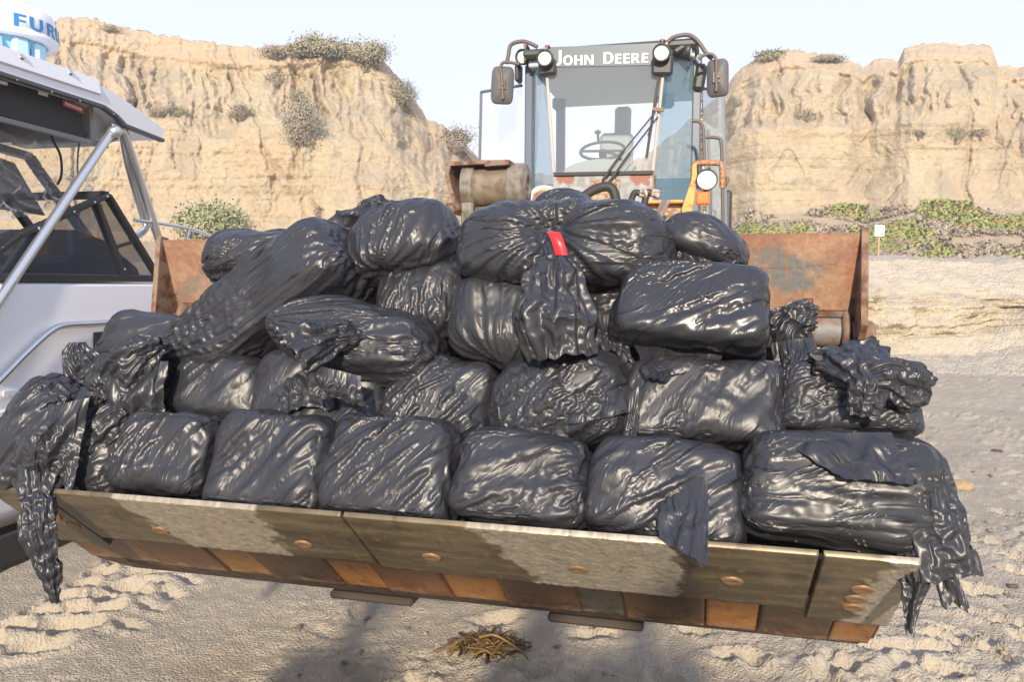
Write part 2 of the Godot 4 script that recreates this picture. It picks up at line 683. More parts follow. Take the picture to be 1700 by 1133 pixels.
# Where a bag stands: the pixels it spans in the photograph and how far it lies behind the bucket lip give its middle and its true size.
func bag(x0: float, y0: float, x1: float, y1: float, behind: float, deep: float, sd: int, label: String, opt: Dictionary) -> Node3D:
	var cx := (x0 + x1) * 0.5
	var cy := (y0 + y1) * 0.5
	var mid := loader_xf * L(cx, cy, behind)
	var depth := -(cam_basis.inverse() * (mid - EYE)).z
	var half := Vector3((x1 - x0) * depth / FOCAL * 0.5, (y1 - y0) * depth / FOCAL * 0.5, deep * 0.5)
	var roll: float = deg_to_rad(opt.get("roll", 0.0))
	if opt.has("length"):
		half.x = opt.length * depth / FOCAL * 0.5
		half.y = opt.width * depth / FOCAL * 0.5
	var pit := deg_to_rad(opt.get("pitch", -21.0))
	half.z = deep * 0.5
	half.y = maxf(half.y * 0.88, (1.22 * half.y - sin(-pit) * half.z) / cos(pit))
	var b := Basis(Vector3.UP, loader_xf.basis.get_euler().y + deg_to_rad(opt.get("yaw", 0.0))) * Basis(Vector3.BACK, roll) * Basis(Vector3.RIGHT, pit)
	var o := thing("trash_bag", label, "trash bag", Transform3D(b, mid), "black trash bags heaped in the bucket")
	var n := int(clampf(maxf(half.x, half.y) * 2.0 / 0.0092 / 0.48, 44, 104))
	var rel := loader_xf.affine_inverse() * Transform3D(b, mid)
	opt["xf"] = rel
	opt["up"] = rel.basis.inverse() * Vector3(0, FC, -FS)
	put("sack", bag_mesh(half, opt.get("power", 4.0), sd, opt, n), M[opt.get("film", "film")], o)
	return o

func bag_tail(o: Node3D, path: Array, radii: Array, flat: float, flat_dir: Vector3, sd: int, called := "gathered_neck", spare := 0.26) -> void:
	var inv := o.transform.affine_inverse()
	var q := []
	for p in path:
		q.append(inv * (p as Vector3))
	put(called, tail_mesh(q, radii, flat, (inv.basis * flat_dir).normalized(), sd, spare), M.film, o)

func bag_sheet(o: Node3D, corners: Array, bulge: float, sd: int, spare := 0.16, called := "loose_flap", ragged := 0.0) -> void:
	var inv := o.transform.affine_inverse()
	var c := []
	for p in corners:
		c.append(inv * (p as Vector3))
	var out: Vector3 = ((c[1] - c[0]).cross(c[3] - c[0])).normalized()
	if out.dot(inv * EYE - c[0]) < 0.0:
		out = -out
	put(called, sheet_mesh(c[0], c[1], c[2], c[3], out, bulge, sd, spare, 42, 42, ragged), M.film, o)

func build_bags() -> void:
	var R := Vector3.RIGHT
	var U := Vector3.UP
	var K := Vector3.BACK
	var d1 := Vector3(1, 1.2, 0.2)      # up to the right
	var d2 := Vector3(1, 0.45, 0.1)
	var d3 := Vector3(-0.4, 1, 0.3)
	var o: Node3D
	# --- front row, on the lip
	o = bag(104, 690, 262, 842, 0.25, 0.34, 101, "flat dark bag at the left end of the front row, under the crumpled bag", {"dir": d2, "fold_f": 22, "wide": 0.126, "crush": 0.013, "power": 3.2})
	o = bag(222, 684, 402, 838, 0.25, 0.36, 102, "front row bag with many slanting pleats from top to bottom, second from the left", {"dir": Vector3(0.5, 1, 0.4), "fold_f": 28, "wide": 0.162, "crush": 0.007, "power": 5.4, "roll": -3})
	o = bag(384, 684, 585, 872, 0.24, 0.38, 103, "smooth front row bag with one bright crease low on its left", {"film": "smooth_film", "bias": -0.12, "dir": d1, "fold_f": 17, "wide": 0.090, "crush": 0.013, "power": 6.2})
	o = bag(563, 694, 782, 884, 0.24, 0.38, 104, "front row bag with long diagonal creases whose lower edge hangs over the steel lip", {"dir": Vector3(1, 1.1, 0.3), "fold_f": 20, "wide": 0.144, "crush": 0.007, "power": 6.8, "tilt": -0.06, "roll": -3})
	o = bag(768, 720, 992, 886, 0.24, 0.38, 105, "front row bag with short bright creases across its middle, below the crumpled bag", {"film": "smooth_film", "bias": 0.0, "dir": d2, "fold_f": 18, "wide": 0.108, "crush": 0.020, "power": 5.9, "roll": -3})
	o = bag(984, 728, 1228, 915, 0.24, 0.38, 106, "front row bag with a pointed corner flap hanging over the lip", {"dir": Vector3(1, 0.8, 0.2), "fold_f": 20, "wide": 0.117, "crush": 0.009, "power": 6.8, "roll": -4})
	bag_sheet(o, [loader_xf * L(1075, 815, 0.09), loader_xf * L(1176, 790, 0.08), loader_xf * L(1178, 928, -0.09), loader_xf * L(1098, 880, -0.02)], 0.012, 601, 0.09, "loose_flap", 0.0)
	o = bag(1228, 722, 1532, 922, 0.27, 0.42, 107, "large sand-speckled bag at the right end of the front row", {"dir": Vector3(1, 0.05, 0.1), "fold_f": 21, "wide": 0.126, "crush": 0.009, "power": 6.8, "roll": -3, "film": "sandy_film"})
	bag_sheet(o, [loader_xf * L(1310, 726, 0.14), loader_xf * L(1480, 718, 0.14), loader_xf * L(1520, 794, 0.045), loader_xf * L(1395, 784, 0.04)], 0.02, 607, 0.08, "loose_flap", 0.0)
	bag_tail(o, [loader_xf * L(1490, 740, 0.22), loader_xf * L(1530, 780, 0.14), loader_xf * L(1545, 870, 0.08), loader_xf * L(1570, 960, 0.05)], [0.03, 0.055, 0.075, 0.085], 0.5, Vector3.BACK, 608, "gathered_neck", 0.14)
	bag_sheet(o, [loader_xf * L(1512, 800, 0.16), loader_xf * L(1560, 800, 0.16), loader_xf * L(1616, 1000, 0.05), loader_xf * L(1562, 985, 0.06)], 0.035, 609, 0.12, "hanging_film", 0.08)
	bag_sheet(o, [loader_xf * L(1490, 880, 0.10), loader_xf * L(1560, 870, 0.10), loader_xf * L(1518, 1040, 0.02), loader_xf * L(1498, 1036, 0.02)], 0.02, 610, 0.14, "hanging_film", 0.06)
	# --- second row
	o = bag(300, 590, 478, 722, 0.44, 0.34, 111, "smooth grey-sheened bag in the second row under the long diagonal bag", {"film": "smooth_film", "bias": -0.12, "dir": d1, "fold_f": 18, "wide": 0.081, "crush": 0.009, "power": 3.6, "roll": -6})
	o = bag(432, 586, 672, 742, 0.46, 0.34, 112, "bag pressed flat under the bag with the open mouth", {"film": "smooth_film", "bias": -0.12, "dir": d1, "fold_f": 17, "wide": 0.072, "crush": 0.009, "power": 5.4})
	bag_sheet(o, [loader_xf * L(440, 634, 0.36), loader_xf * L(545, 600, 0.36), loader_xf * L(560, 668, 0.26), loader_xf * L(465, 672, 0.25)], 0.03, 612, 0.24, "loose_flap", 0.15)
	o = bag(660, 594, 840, 752, 0.44, 0.36, 113, "second row bag with bright diagonal creases right of the flattened bag", {"dir": Vector3(0.8, 1, 0.3), "fold_f": 21, "wide": 0.144, "crush": 0.011, "power": 5.9, "roll": -5})
	o = bag(826, 584, 1060, 766, 0.38, 0.38, 114, "badly crumpled bag in the middle of the second row", {"dir": Vector3(1, 0.6, 0.3), "fold_f": 17, "wide": 0.144, "crush": 0.050, "power": 3.4, "roll": 6})
	bag_sheet(o, [loader_xf * L(808, 680, 0.32), loader_xf * L(935, 636, 0.30), loader_xf * L(940, 728, 0.18), loader_xf * L(830, 712, 0.19)], 0.03, 614, 0.24, "loose_flap", 0.2)
	bag_sheet(o, [loader_xf * L(960, 590, 0.32), loader_xf * L(1062, 606, 0.34), loader_xf * L(1044, 672, 0.20), loader_xf * L(940, 696, 0.17)], 0.02, 615, 0.10, "loose_flap", 0.0)
	o = bag(1046, 604, 1292, 762, 0.42, 0.40, 115, "smooth plump bag in the second row under the big square bag", {"film": "smooth_film", "bias": -0.12, "dir": d1, "fold_f": 11, "wide": 0.108, "crush": 0.018, "power": 6.8})
	bag_sheet(o, [loader_xf * L(1040, 660, 0.22), loader_xf * L(1062, 640, 0.22), loader_xf * L(1060, 730, 0.20), loader_xf * L(1028, 735, 0.20)], 0.01, 616, 0.10, "loose_flap", 0.0)
	o = bag(1280, 612, 1498, 748, 0.46, 0.40, 116, "second row bag at the right end with a loose knotted neck over its top", {"film": "smooth_film", "bias": 0.0, "dir": d2, "fold_f": 15, "wide": 0.108, "crush": 0.023, "power": 6.2})
	bag_tail(o, [loader_xf * L(1385, 610, 0.42), loader_xf * L(1415, 606, 0.30), loader_xf * L(1440, 640, 0.22), loader_xf * L(1430, 690, 0.20)], [0.07, 0.085, 0.05, 0.035], 0.7, Vector3.BACK, 617, "gathered_neck", 0.12)
	bag_tail(o, [loader_xf * L(1425, 640, 0.22), loader_xf * L(1470, 630, 0.22), loader_xf * L(1510, 642, 0.24), loader_xf * L(1536, 652, 0.25)], [0.03, 0.05, 0.06, 0.045], 0.6, Vector3.BACK, 618, "gathered_neck", 0.10)
	# --- third row
	o = bag(186, 520, 350, 650, 0.55, 0.36, 121, "dull purple-grey bag beside the boat at the left end of the third row", {"film": "smooth_film", "bias": -0.12, "dir": d2, "fold_f": 20, "wide": 0.072, "crush": 0.007, "power": 3.6, "roll": -8})
	o = bag(330, 410, 606, 600, 0.50, 0.34, 123, "long bag lying diagonally with straight bright creases along it", {"length": 318.0, "width": 150.0, "roll": 36.0, "dir": R, "fold_f": 36, "wide": 0.144, "crush": 0.007, "power": 5.7, "sag": 0.0, "gathers": [[Vector3(-1, 0.1, 0.3), 0.10, 0.8, 0.17]]})
	o = bag(478, 500, 755, 650, 0.44, 0.38, 124, "bag lying on its side with its mouth gathered open towards the left", {"dir": Vector3(1, 0.25, 0.2), "fold_f": 22, "wide": 0.108, "crush": 0.016, "power": 2.8, "roll": -12, "gathers": [[Vector3(-0.9, -0.1, 0.5), 0.06, 0.9, 0.15]], "film": "film"})
	bag_tail(o, [loader_xf * L(610, 560, 0.30), loader_xf * L(560, 560, 0.24), loader_xf * L(520, 575, 0.19), loader_xf * L(492, 590, 0.16)], [0.03, 0.055, 0.085, 0.095], 0.8, Vector3.UP, 624, "open_mouth")
	bag_sheet(o, [loader_xf * L(500, 600, 0.16), loader_xf * L(600, 625, 0.17), loader_xf * L(616, 668, 0.18), loader_xf * L(520, 645, 0.15)], 0.02, 625, 0.16, "loose_flap", 0.15)
	o = bag(752, 468, 995, 628, 0.50, 0.38, 125, "smooth rounded bag directly under the red-tied bag", {"film": "smooth_film", "bias": -0.12, "dir": Vector3(-0.2, 1, 0.2), "fold_f": 17, "wide": 0.063, "crush": 0.009, "power": 3.4, "roll": -4, "gathers": [[Vector3(-0.1, -0.95, 0.5), 0.03, 0.9, 0.14]], "sag": -0.04})
	o = bag(962, 440, 1080, 575, 0.60, 0.3, 126, "shadowed bag in the gap between the red-tied bag and the big square bag", {"dir": d2, "fold_f": 17, "wide": 0.090, "crush": 0.027, "power": 5.4})
	bag_sheet(o, [loader_xf * L(965, 520, 0.40), loader_xf * L(1040, 528, 0.38), loader_xf * L(1050, 590, 0.34), loader_xf * L(980, 570, 0.34)], 0.02, 626, 0.24, "loose_flap", 0.2)
	o = bag(1030, 450, 1268, 608, 0.46, 0.40, 127, "big square glossy bag on the right of the third row", {"dir": Vector3(1, 0.55, 0.1), "fold_f": 17, "wide": 0.144, "crush": 0.011, "power": 7.4, "roll": -5, "film": "gloss_film"})
	bag_sheet(o, [loader_xf * L(1050, 560, 0.36), loader_xf * L(1200, 590, 0.36), loader_xf * L(1112, 622, 0.22), loader_xf * L(1075, 618, 0.22)], 0.01, 627, 0.16, "loose_flap", 0.0)
	o = bag(1262, 520, 1345, 640, 0.62, 0.26, 128, "crumpled loose bag end beside the notch of the rusty back plate", {"dir": d1, "fold_f": 17, "wide": 0.144, "crush": 0.068, "power": 2.6})
	bag_tail(o, [loader_xf * L(1300, 620, 0.55), loader_xf * L(1300, 560, 0.52), loader_xf * L(1325, 530, 0.50), loader_xf * L(1352, 528, 0.50)], [0.09, 0.085, 0.06, 0.04], 0.8, Vector3.BACK, 628, "gathered_neck")
	bag_sheet(o, [loader_xf * L(1280, 570, 0.42), loader_xf * L(1350, 560, 0.42), loader_xf * L(1368, 605, 0.40), loader_xf * L(1290, 615, 0.40)], 0.03, 629, 0.24, "loose_flap", 0.15)
	# --- top of the heap
	o = bag(345, 382, 540, 490, 0.66, 0.34, 131, "crumpled bag at the upper left against the rusty back plate", {"dir": d2, "fold_f": 17, "wide": 0.126, "crush": 0.036, "power": 2.8, "roll": 4, "bias": 0.8})
	o = bag(556, 360, 668, 460, 0.74, 0.26, 132, "small bag with an upright pointed tip behind the round upper bag", {"dir": d1, "fold_f": 20, "wide": 0.108, "crush": 0.023, "power": 3.0})
	bag_tail(o, [loader_xf * L(620, 400, 0.70), loader_xf * L(628, 365, 0.69), loader_xf * L(630, 340, 0.69), loader_xf * L(632, 324, 0.69)], [0.17, 0.13, 0.075, 0.006], 0.6, Vector3.BACK, 632, "gathered_neck")
	o = bag(582, 344, 774, 486, 0.60, 0.36, 133, "round upper bag with a creased face left of the red-tied bag", {"dir": Vector3(0.6, 1, 0.3), "fold_f": 17, "wide": 0.108, "crush": 0.023, "power": 3.0, "roll": 14, "gathers": [[Vector3(-0.35, -0.8, 0.6), -0.02, 0.9, 0.14]]})
	o = bag(640, 434, 800, 590, 0.60, 0.34, 134, "dark bag wedged below the round upper bag", {"dir": Vector3(0.3, 1, 0.3), "fold_f": 18, "wide": 0.126, "crush": 0.013, "power": 3.4, "roll": 10})
	o = bag(884, 326, 992, 400, 0.72, 0.26, 136, "bag of which only the tip shows behind the red-tied bag", {"dir": d2, "fold_f": 17, "wide": 0.090, "crush": 0.023, "power": 2.8})
	o = bag(760, 345, 1114, 476, 0.52, 0.40, 135, "wide topmost bag cinched with a red tie, pleats radiating from it", {"dir": R, "fold_f": 20, "wide": 0.045, "crush": 0.007, "power": 3.6, "gathers": [[Vector3(-0.06, 0.18, 1), -0.05, 1.10, 0.16]], "pitch": -6.0})
	bag_tail(o, [loader_xf * L(915, 396, 0.36), loader_xf * L(922, 425, 0.29), loader_xf * L(925, 470, 0.25), loader_xf * L(925, 530, 0.23), loader_xf * L(930, 590, 0.22)], [0.02, 0.035, 0.085, 0.115, 0.10], 0.7, Vector3.BACK, 635, "gathered_neck", 0.22)
	var st := begin()
	var tie := smooth_path([o.transform.affine_inverse() * (loader_xf * L(908, 388, 0.30)), o.transform.affine_inverse() * (loader_xf * L(918, 386, 0.27)), o.transform.affine_inverse() * (loader_xf * L(926, 402, 0.255)), o.transform.affine_inverse() * (loader_xf * L(932, 424, 0.255))], 8)
	for i in tie.size() - 1:
		var w := 0.018
		st.set_smooth_group(0)
		var a := tie[i]
		var b := tie[i + 1]
		for s in 8:
			var x0 := lerpf(-1, 1, s / 8.0)
			var x1 := lerpf(-1, 1, (s + 1) / 8.0)
			var z0 := 0.006 * (1.0 - x0 * x0)
			var z1 := 0.006 * (1.0 - x1 * x1)
			quad(st, a + Vector3(x0 * w, 0, z0), a + Vector3(x1 * w, 0, z1), b + Vector3(x1 * w, 0, z1), b + Vector3(x0 * w, 0, z0), Vector3(0, 0.3, 1))
	put("red_tie", done(st), M.red_tie, o)
	o = bag(1086, 372, 1240, 470, 0.62, 0.34, 137, "crumpled bag at the upper right leaning on the rusty back plate", {"dir": Vector3(1, -0.5, 0.2), "fold_f": 17, "wide": 0.126, "crush": 0.032, "power": 2.8, "roll": -22, "bias": 0.8})
	bag_sheet(o, [loader_xf * L(1095, 372, 0.56), loader_xf * L(1195, 370, 0.58), loader_xf * L(1245, 450, 0.52), loader_xf * L(1110, 430, 0.46)], 0.03, 637, 0.16, "loose_flap", 0.2)
	# --- the crumpled ones at the left
	o = bag(128, 588, 290, 690, 0.42, 0.30, 141, "crumpled bag with knotted film at the left, above the front row", {"dir": d1, "fold_f": 17, "wide": 0.180, "crush": 0.072, "power": 2.5})
	bag_tail(o, [loader_xf * L(200, 640, 0.28), loader_xf * L(230, 600, 0.24), loader_xf * L(245, 585, 0.24), loader_xf * L(270, 572, 0.26)], [0.10, 0.09, 0.06, 0.03], 0.8, Vector3.BACK, 641, "gathered_neck")
	bag_sheet(o, [loader_xf * L(150, 610, 0.24), loader_xf * L(280, 600, 0.24), loader_xf * L(270, 690, 0.20), loader_xf * L(160, 680, 0.20)], 0.05, 642, 0.32, "loose_flap", 0.2)
	bag_tail(o, [loader_xf * L(165, 640, 0.36), loader_xf * L(140, 610, 0.34), loader_xf * L(130, 590, 0.34), loader_xf * L(128, 570, 0.34)], [0.07, 0.065, 0.05, 0.025], 0.8, Vector3.BACK, 643, "gathered_neck")
	bag_sheet(o, [loader_xf * L(112, 640, 0.26), loader_xf * L(240, 660, 0.26), loader_xf * L(206, 770, 0.12), loader_xf * L(120, 790, 0.10)], 0.05, 647, 0.22, "loose_flap", 0.1)
	bag_tail(o, [loader_xf * L(232, 690, 0.22), loader_xf * L(190, 705, 0.15), loader_xf * L(160, 735, 0.12), loader_xf * L(140, 770, 0.10)], [0.05, 0.06, 0.055, 0.03], 0.6, Vector3.BACK, 648)
	o = bag(14, 628, 150, 800, 0.22, 0.30, 142, "loose crumpled bag slumped over the left lip end, its twisted tail hanging down", {"dir": Vector3(0.5, 1, 0.2), "fold_f": 14, "wide": 0.180, "crush": 0.059, "power": 2.5, "roll": -14})
	bag_sheet(o, [loader_xf * L(60, 690, 0.06), loader_xf * L(150, 660, 0.08), loader_xf * L(128, 800, 0.02), loader_xf * L(-10, 790, 0.0)], 0.07, 644, 0.24, "loose_flap", 0.2)
	bag_tail(o, [loader_xf * L(70, 780, 0.03), loader_xf * L(62, 830, -0.03), loader_xf * L(65, 880, -0.05), loader_xf * L(80, 940, -0.05), loader_xf * L(92, 1000, -0.04)], [0.09, 0.045, 0.05, 0.035, 0.012], 0.7, Vector3.BACK, 645, "gathered_neck")
	bag_tail(o, [loader_xf * L(120, 760, 0.16), loader_xf * L(140, 720, 0.14), loader_xf * L(150, 690, 0.14), loader_xf * L(160, 670, 0.14)], [0.05, 0.045, 0.04, 0.04], 0.8, Vector3.BACK, 646, "gathered_neck")
# ---------------------------------------------------------------- wheel loader
const FS := 0.664     # the bucket floor slopes down and back from the lip
const FC := 0.748

func floor_pt(x: float, t: float, h := 0.0) -> Vector3:
	return Vector3(x, -t * FS - h * FC, -t * FC + h * FS)

# a steel plate on the underside of the bucket floor: painted, lumpy where sand is caked on, edges rounded
func floor_plate(x0: float, x1: float, t0: float, t1: float, h: float, thick: float, step: float, paint: Callable, slant0 := 0.0, slant1 := 0.0) -> ArrayMesh:
	var nu := int((x1 - x0) / step) + 4
	var nv := int((t1 - t0) / step) + 4
	var p := PackedVector3Array()
	var c := PackedColorArray()
	for j in nv:
		var v: float = clampf(float(j - 1) / (nv - 3), 0, 1)
		for i in nu:
			var u: float = clampf(float(i - 1) / (nu - 3), 0, 1)
			var t := lerpf(t0, t1, v)
			var x := lerpf(x0 + slant0 * v, x1 + slant1 * v, u)
			var rim := i == 0 or j == 0 or i == nu - 1 or j == nv - 1
			var r: Array = paint.call(x, t)
			p.append(floor_pt(x, t, h - thick if rim else h + r[1]))
			c.append(r[0])
	return grid_mesh(p, nu, nv, c, true)

func build_loader() -> Node3D:
	var lo := thing("wheel_loader", "wheel loader with weathered cab and rusty raised bucket facing the camera", "wheel loader", loader_xf)
	build_bucket(lo)
	build_cab(lo)
	build_front(lo)
	return lo

func build_bucket(lo: Node3D) -> void:
	var bk := part("bucket", lo)
	var n1 := noise(31, 5.0, 4)
	var n2 := noise(32, 22.0, 3)
	var n3 := noise(33, 3.0, 2)
	var n4 := noise(34, 70.0, 2)
	var steel_a := Color(0.085, 0.064, 0.036)
	var steel_b := Color(0.185, 0.150, 0.088)
	var dark := Color(0.045, 0.036, 0.020)
	var sand := Color(0.37, 0.325, 0.25)
	var edge_paint := func(x: float, t: float) -> Array:
		var k: float = n1.get_noise_3d(x * 0.35, t * 3.0, 0.0) * 0.9 + 0.45 + n2.get_noise_2d(x * 0.3, t) * 0.35
		k += n4.get_noise_2d(x * 0.15, t * 1.2) * 0.5
		var c := steel_a.lerp(steel_b, clampf(k + (0.12 - t) * 1.5, 0, 1))
		var m := absf(t - 0.15 - 0.03 * n3.get_noise_2d(x, 5.0))
		c = c.lerp(dark, clampf(0.75 - m * 12.0, 0, 0.7) * clampf(n3.get_noise_2d(x * 1.6, 8.0) * 2.0 + 0.5, 0, 1))
		c = c.lerp(Color(0.30, 0.14, 0.045), clampf(n2.get_noise_2d(x * 1.4 + 9.0, t * 0.6) * 2.2 - 0.75, 0, 0.7))
		c = c.lerp(dark, clampf(n1.get_noise_2d(x * 2.6 + 40.0, t * 0.4) * 2.4 - 0.7, 0, 0.6))
		var w: float = n1.get_noise_2d(x * 2.0, t * 2.0) * 0.06 + n2.get_noise_2d(x, t) * 0.025
		var a := minf(minf(x + 0.88 - t * 0.25, -0.37 - x - t * 0.10), 0.36 - t + 0.02)     # three cakes of dried sand
		var b := minf(minf(x - 0.24 - t * 0.4, 0.80 - x), 0.40)
		var d := minf(x - 1.27 + t * 0.1, 0.5)
		var s: float = maxf(maxf(a - (0.06 if t < 0.1 else 0.0) * clampf(n3.get_noise_2d(x * 3.0, 2.0) * 3.0, 0, 1), b), d) + w
		var cover := sstep(0.0, 0.025, s) * clampf(1.0 - (n2.get_noise_2d(x * 0.8 + 3.0, t * 0.8) * 3.0 - 1.3), 0.15, 1.0)
		var h: float = cover * (0.0025 + 0.0018 * n2.get_noise_2d(x * 1.5, t * 1.5) + 0.0010 * n4.get_noise_2d(x * 2.0, t * 2.0))
		var sc := sand * (0.9 + 0.35 * n4.get_noise_2d(x, t) + 0.25 * n1.get_noise_2d(x * 3.0, t * 3.0))
		sc.a = 1.0
		return [c.lerp(sc, cover), h + 0.0006 * n4.get_noise_2d(x, t)]
	var edge_m := painted(0.42, 0.25)
	edge_m.metallic_specular = 0.55
	for e in [[-1.352, -1.142, 0.0, 0.40], [-1.134, -0.122, 0.0, 0.335], [-0.112, 1.129, 0.0, 0.365], [1.141, 1.352, 0.0, 0.43]]:
		put("cutting_edge", floor_plate(e[0], e[1], e[2], e[3], 0.020, 0.014, 0.0065, edge_paint, 0.0, 0.0), edge_m, bk)
	var bolt_m := mat(0.24, 0.145, 0.075, 0.5, 0.3)
	for b in [[-1.25, 0.13], [-1.22, 0.19], [-1.19, 0.25], [-0.83, 0.22], [-0.327, 0.226], [0.084, 0.235], [0.52, 0.225], [0.935, 0.206], [1.253, 0.185], [1.248, 0.253], [1.250, 0.314]]:
		var st := begin()
		var f := Basis(Vector3(1, 0, 0), Vector3(0, -FC, FS), Vector3(0, -FS, -FC))
		lathe(st, Transform3D(f * Basis.from_scale(Vector3(1.25, 1, 1)), floor_pt(b[0], b[1], 0.0195)), PackedVector2Array([Vector2(0.024, 0), Vector2(0.023, 0.005), Vector2(0.017, 0.0075), Vector2(0.012, 0.005), Vector2(0, 0.004)]), 20)
		put("bolt", done(st), bolt_m, bk)
	# wear plates under the floor, each painted its own tone from bright orange to dark brown
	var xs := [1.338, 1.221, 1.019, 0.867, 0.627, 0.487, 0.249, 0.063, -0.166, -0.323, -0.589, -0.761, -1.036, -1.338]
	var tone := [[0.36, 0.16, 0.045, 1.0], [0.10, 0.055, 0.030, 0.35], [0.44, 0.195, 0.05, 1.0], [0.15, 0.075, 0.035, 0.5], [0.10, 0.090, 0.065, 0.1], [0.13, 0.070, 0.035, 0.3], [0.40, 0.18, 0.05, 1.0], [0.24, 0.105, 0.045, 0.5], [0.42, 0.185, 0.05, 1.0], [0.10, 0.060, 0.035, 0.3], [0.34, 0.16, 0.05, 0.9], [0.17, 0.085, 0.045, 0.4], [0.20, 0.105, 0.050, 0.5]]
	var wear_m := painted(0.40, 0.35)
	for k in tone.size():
		var q: Array = tone[k]
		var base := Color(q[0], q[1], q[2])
		var plate_paint := func(x: float, t: float) -> Array:
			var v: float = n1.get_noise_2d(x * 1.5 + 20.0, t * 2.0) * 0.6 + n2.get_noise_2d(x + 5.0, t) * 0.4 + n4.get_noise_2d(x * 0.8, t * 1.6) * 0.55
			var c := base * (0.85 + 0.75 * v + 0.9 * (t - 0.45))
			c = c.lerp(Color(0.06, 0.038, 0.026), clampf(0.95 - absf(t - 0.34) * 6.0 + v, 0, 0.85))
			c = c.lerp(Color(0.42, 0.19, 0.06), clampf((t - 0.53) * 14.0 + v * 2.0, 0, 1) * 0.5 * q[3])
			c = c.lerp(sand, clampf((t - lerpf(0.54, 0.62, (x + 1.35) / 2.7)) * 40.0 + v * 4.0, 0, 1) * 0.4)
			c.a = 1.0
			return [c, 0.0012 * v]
		put("wear_plate", floor_plate(xs[k + 1] + 0.003, xs[k] - 0.003, 0.30, lerpf(0.555, 0.635, (xs[k] + 1.35) / 2.7), 0.007 + 0.004 * (k % 2), 0.012, 0.012, plate_paint), wear_m, bk)
	# the welded shell
	var shell := M.rust_dark as Material
	var st := begin()
	var inner := [Vector2(-0.05, -0.0444), Vector2(-0.457, -0.406), Vector2(-0.63, -0.50), Vector2(-0.85, -0.50), Vector2(-1.06, -0.34), Vector2(-1.16, -0.05), Vector2(-1.12, 0.25), Vector2(-1.04, 0.40)]
	var poly := PackedVector2Array()
	for k in inner.size():
		poly.append(inner[k])
	for i in inner.size():
		var k: int = inner.size() - 1 - i
		var a: Vector2 = inner[max(k - 1, 0)]
		var b: Vector2 = inner[min(k + 1, inner.size() - 1)]
		var nn := (b - a).orthogonal().normalized()
		poly.append(inner[k] + nn * 0.016)
	prism(st, Transform3D(Basis(Vector3(0, 0, 1), Vector3(0, 1, 0), Vector3(-1, 0, 0)), Vector3(1.335, 0, 0)), poly, 2.67)
	put("bucket_shell", done(st), shell, bk)
	for x in [-0.33, 0.50]:
		st = begin()
		box(st, Transform3D(Basis(), Vector3(x, -0.53, -0.70)), Vector3(0.33, 0.03, 0.12), 0.008)
		put("skid_shoe", done(st), M.dark_steel, bk)
	# upper back plate with cut corners at its foot
	var rust := Color(0.285, 0.150, 0.095)
	var rust2 := Color(0.37, 0.235, 0.150)
	var old := Color(0.20, 0.195, 0.165)
	var nu := 420
	var nv := 56
	var pp := PackedVector3Array()
	var cc := PackedColorArray()
	for j in nv:
		for i in nu:
			var x := lerpf(-1.352, 1.352, float(i) / (nu - 1))
			var ax := absf(x)
			var low := 0.50
			if ax > 1.17:
				low = 0.585
			if ax > 1.205 and ax < 1.325:
				low = 0.545
			var y := lerpf(0.806, low, float(j) / (nv - 1))
			var z := -0.858 - (0.806 - y) * 0.30
			var v := n1.get_noise_2d(x * 1.2, y * 1.2)
			var f := n2.get_noise_2d(x, y)
			var c := rust.lerp(rust2, clampf(v * 1.1 + 0.5 + f * 0.5, 0, 1))
			var e := Vector2((x - 1.12) / 0.14, (y - 0.68) / 0.085).length() + v * 0.6 + f * 0.3
			c = c.lerp(Color(0.155, 0.170, 0.165), (1.0 - sstep(0.45, 1.05, e)) * 0.9)
			e = Vector2((x - 0.96) / 0.12, (y - 0.62) / 0.10).length() + v * 0.8
			c = c.lerp(Color(0.30, 0.235, 0.165), (1.0 - sstep(0.4, 1.1, e)) * 0.7)
			e = Vector2((x + 1.10) / 0.22, (y - 0.60) / 0.07).length() + v * 0.7 + f * 0.3
			c = c.lerp(old, (1.0 - sstep(0.35, 1.1, e)) * 0.75)
			c = c.lerp(Color(0.33, 0.14, 0.07), clampf(n1.get_noise_2d(x * 4.0 + 60.0, y * 0.5) * 2.6 - 0.7, 0, 0.75))        # runs of rust
			c = c.lerp(Color(0.26, 0.12, 0.085), sstep(0.79, 0.806, y + f * 0.008) * 0.5)
			var scr := absf(y - 0.690 - 0.10 * (x - 1.05) - 0.010 * sin(x * 9.0))
			if x > 0.9 and x < 1.28:
				c = c.lerp(Color(0.22, 0.085, 0.05), clampf(1.0 - scr / 0.004, 0, 1) * 0.8)
			c = c * (1.0 + 0.22 * n4.get_noise_2d(x, y))
			c.a = 1.0
			pp.append(Vector3(x, y, z + 0.0015 * f))
			cc.append(c)
	put("back_plate", grid_mesh(pp, nu, nv, cc, true), painted(0.72, 0.1), bk)
	st = begin()
	box(st, Transform3D(Basis(Vector3.RIGHT, 0.291), Vector3(0, 0.660, -0.915)), Vector3(2.69, 0.29, 0.014), 0.003)
	put("back_plate_rear", done(st), M.rust, bk)
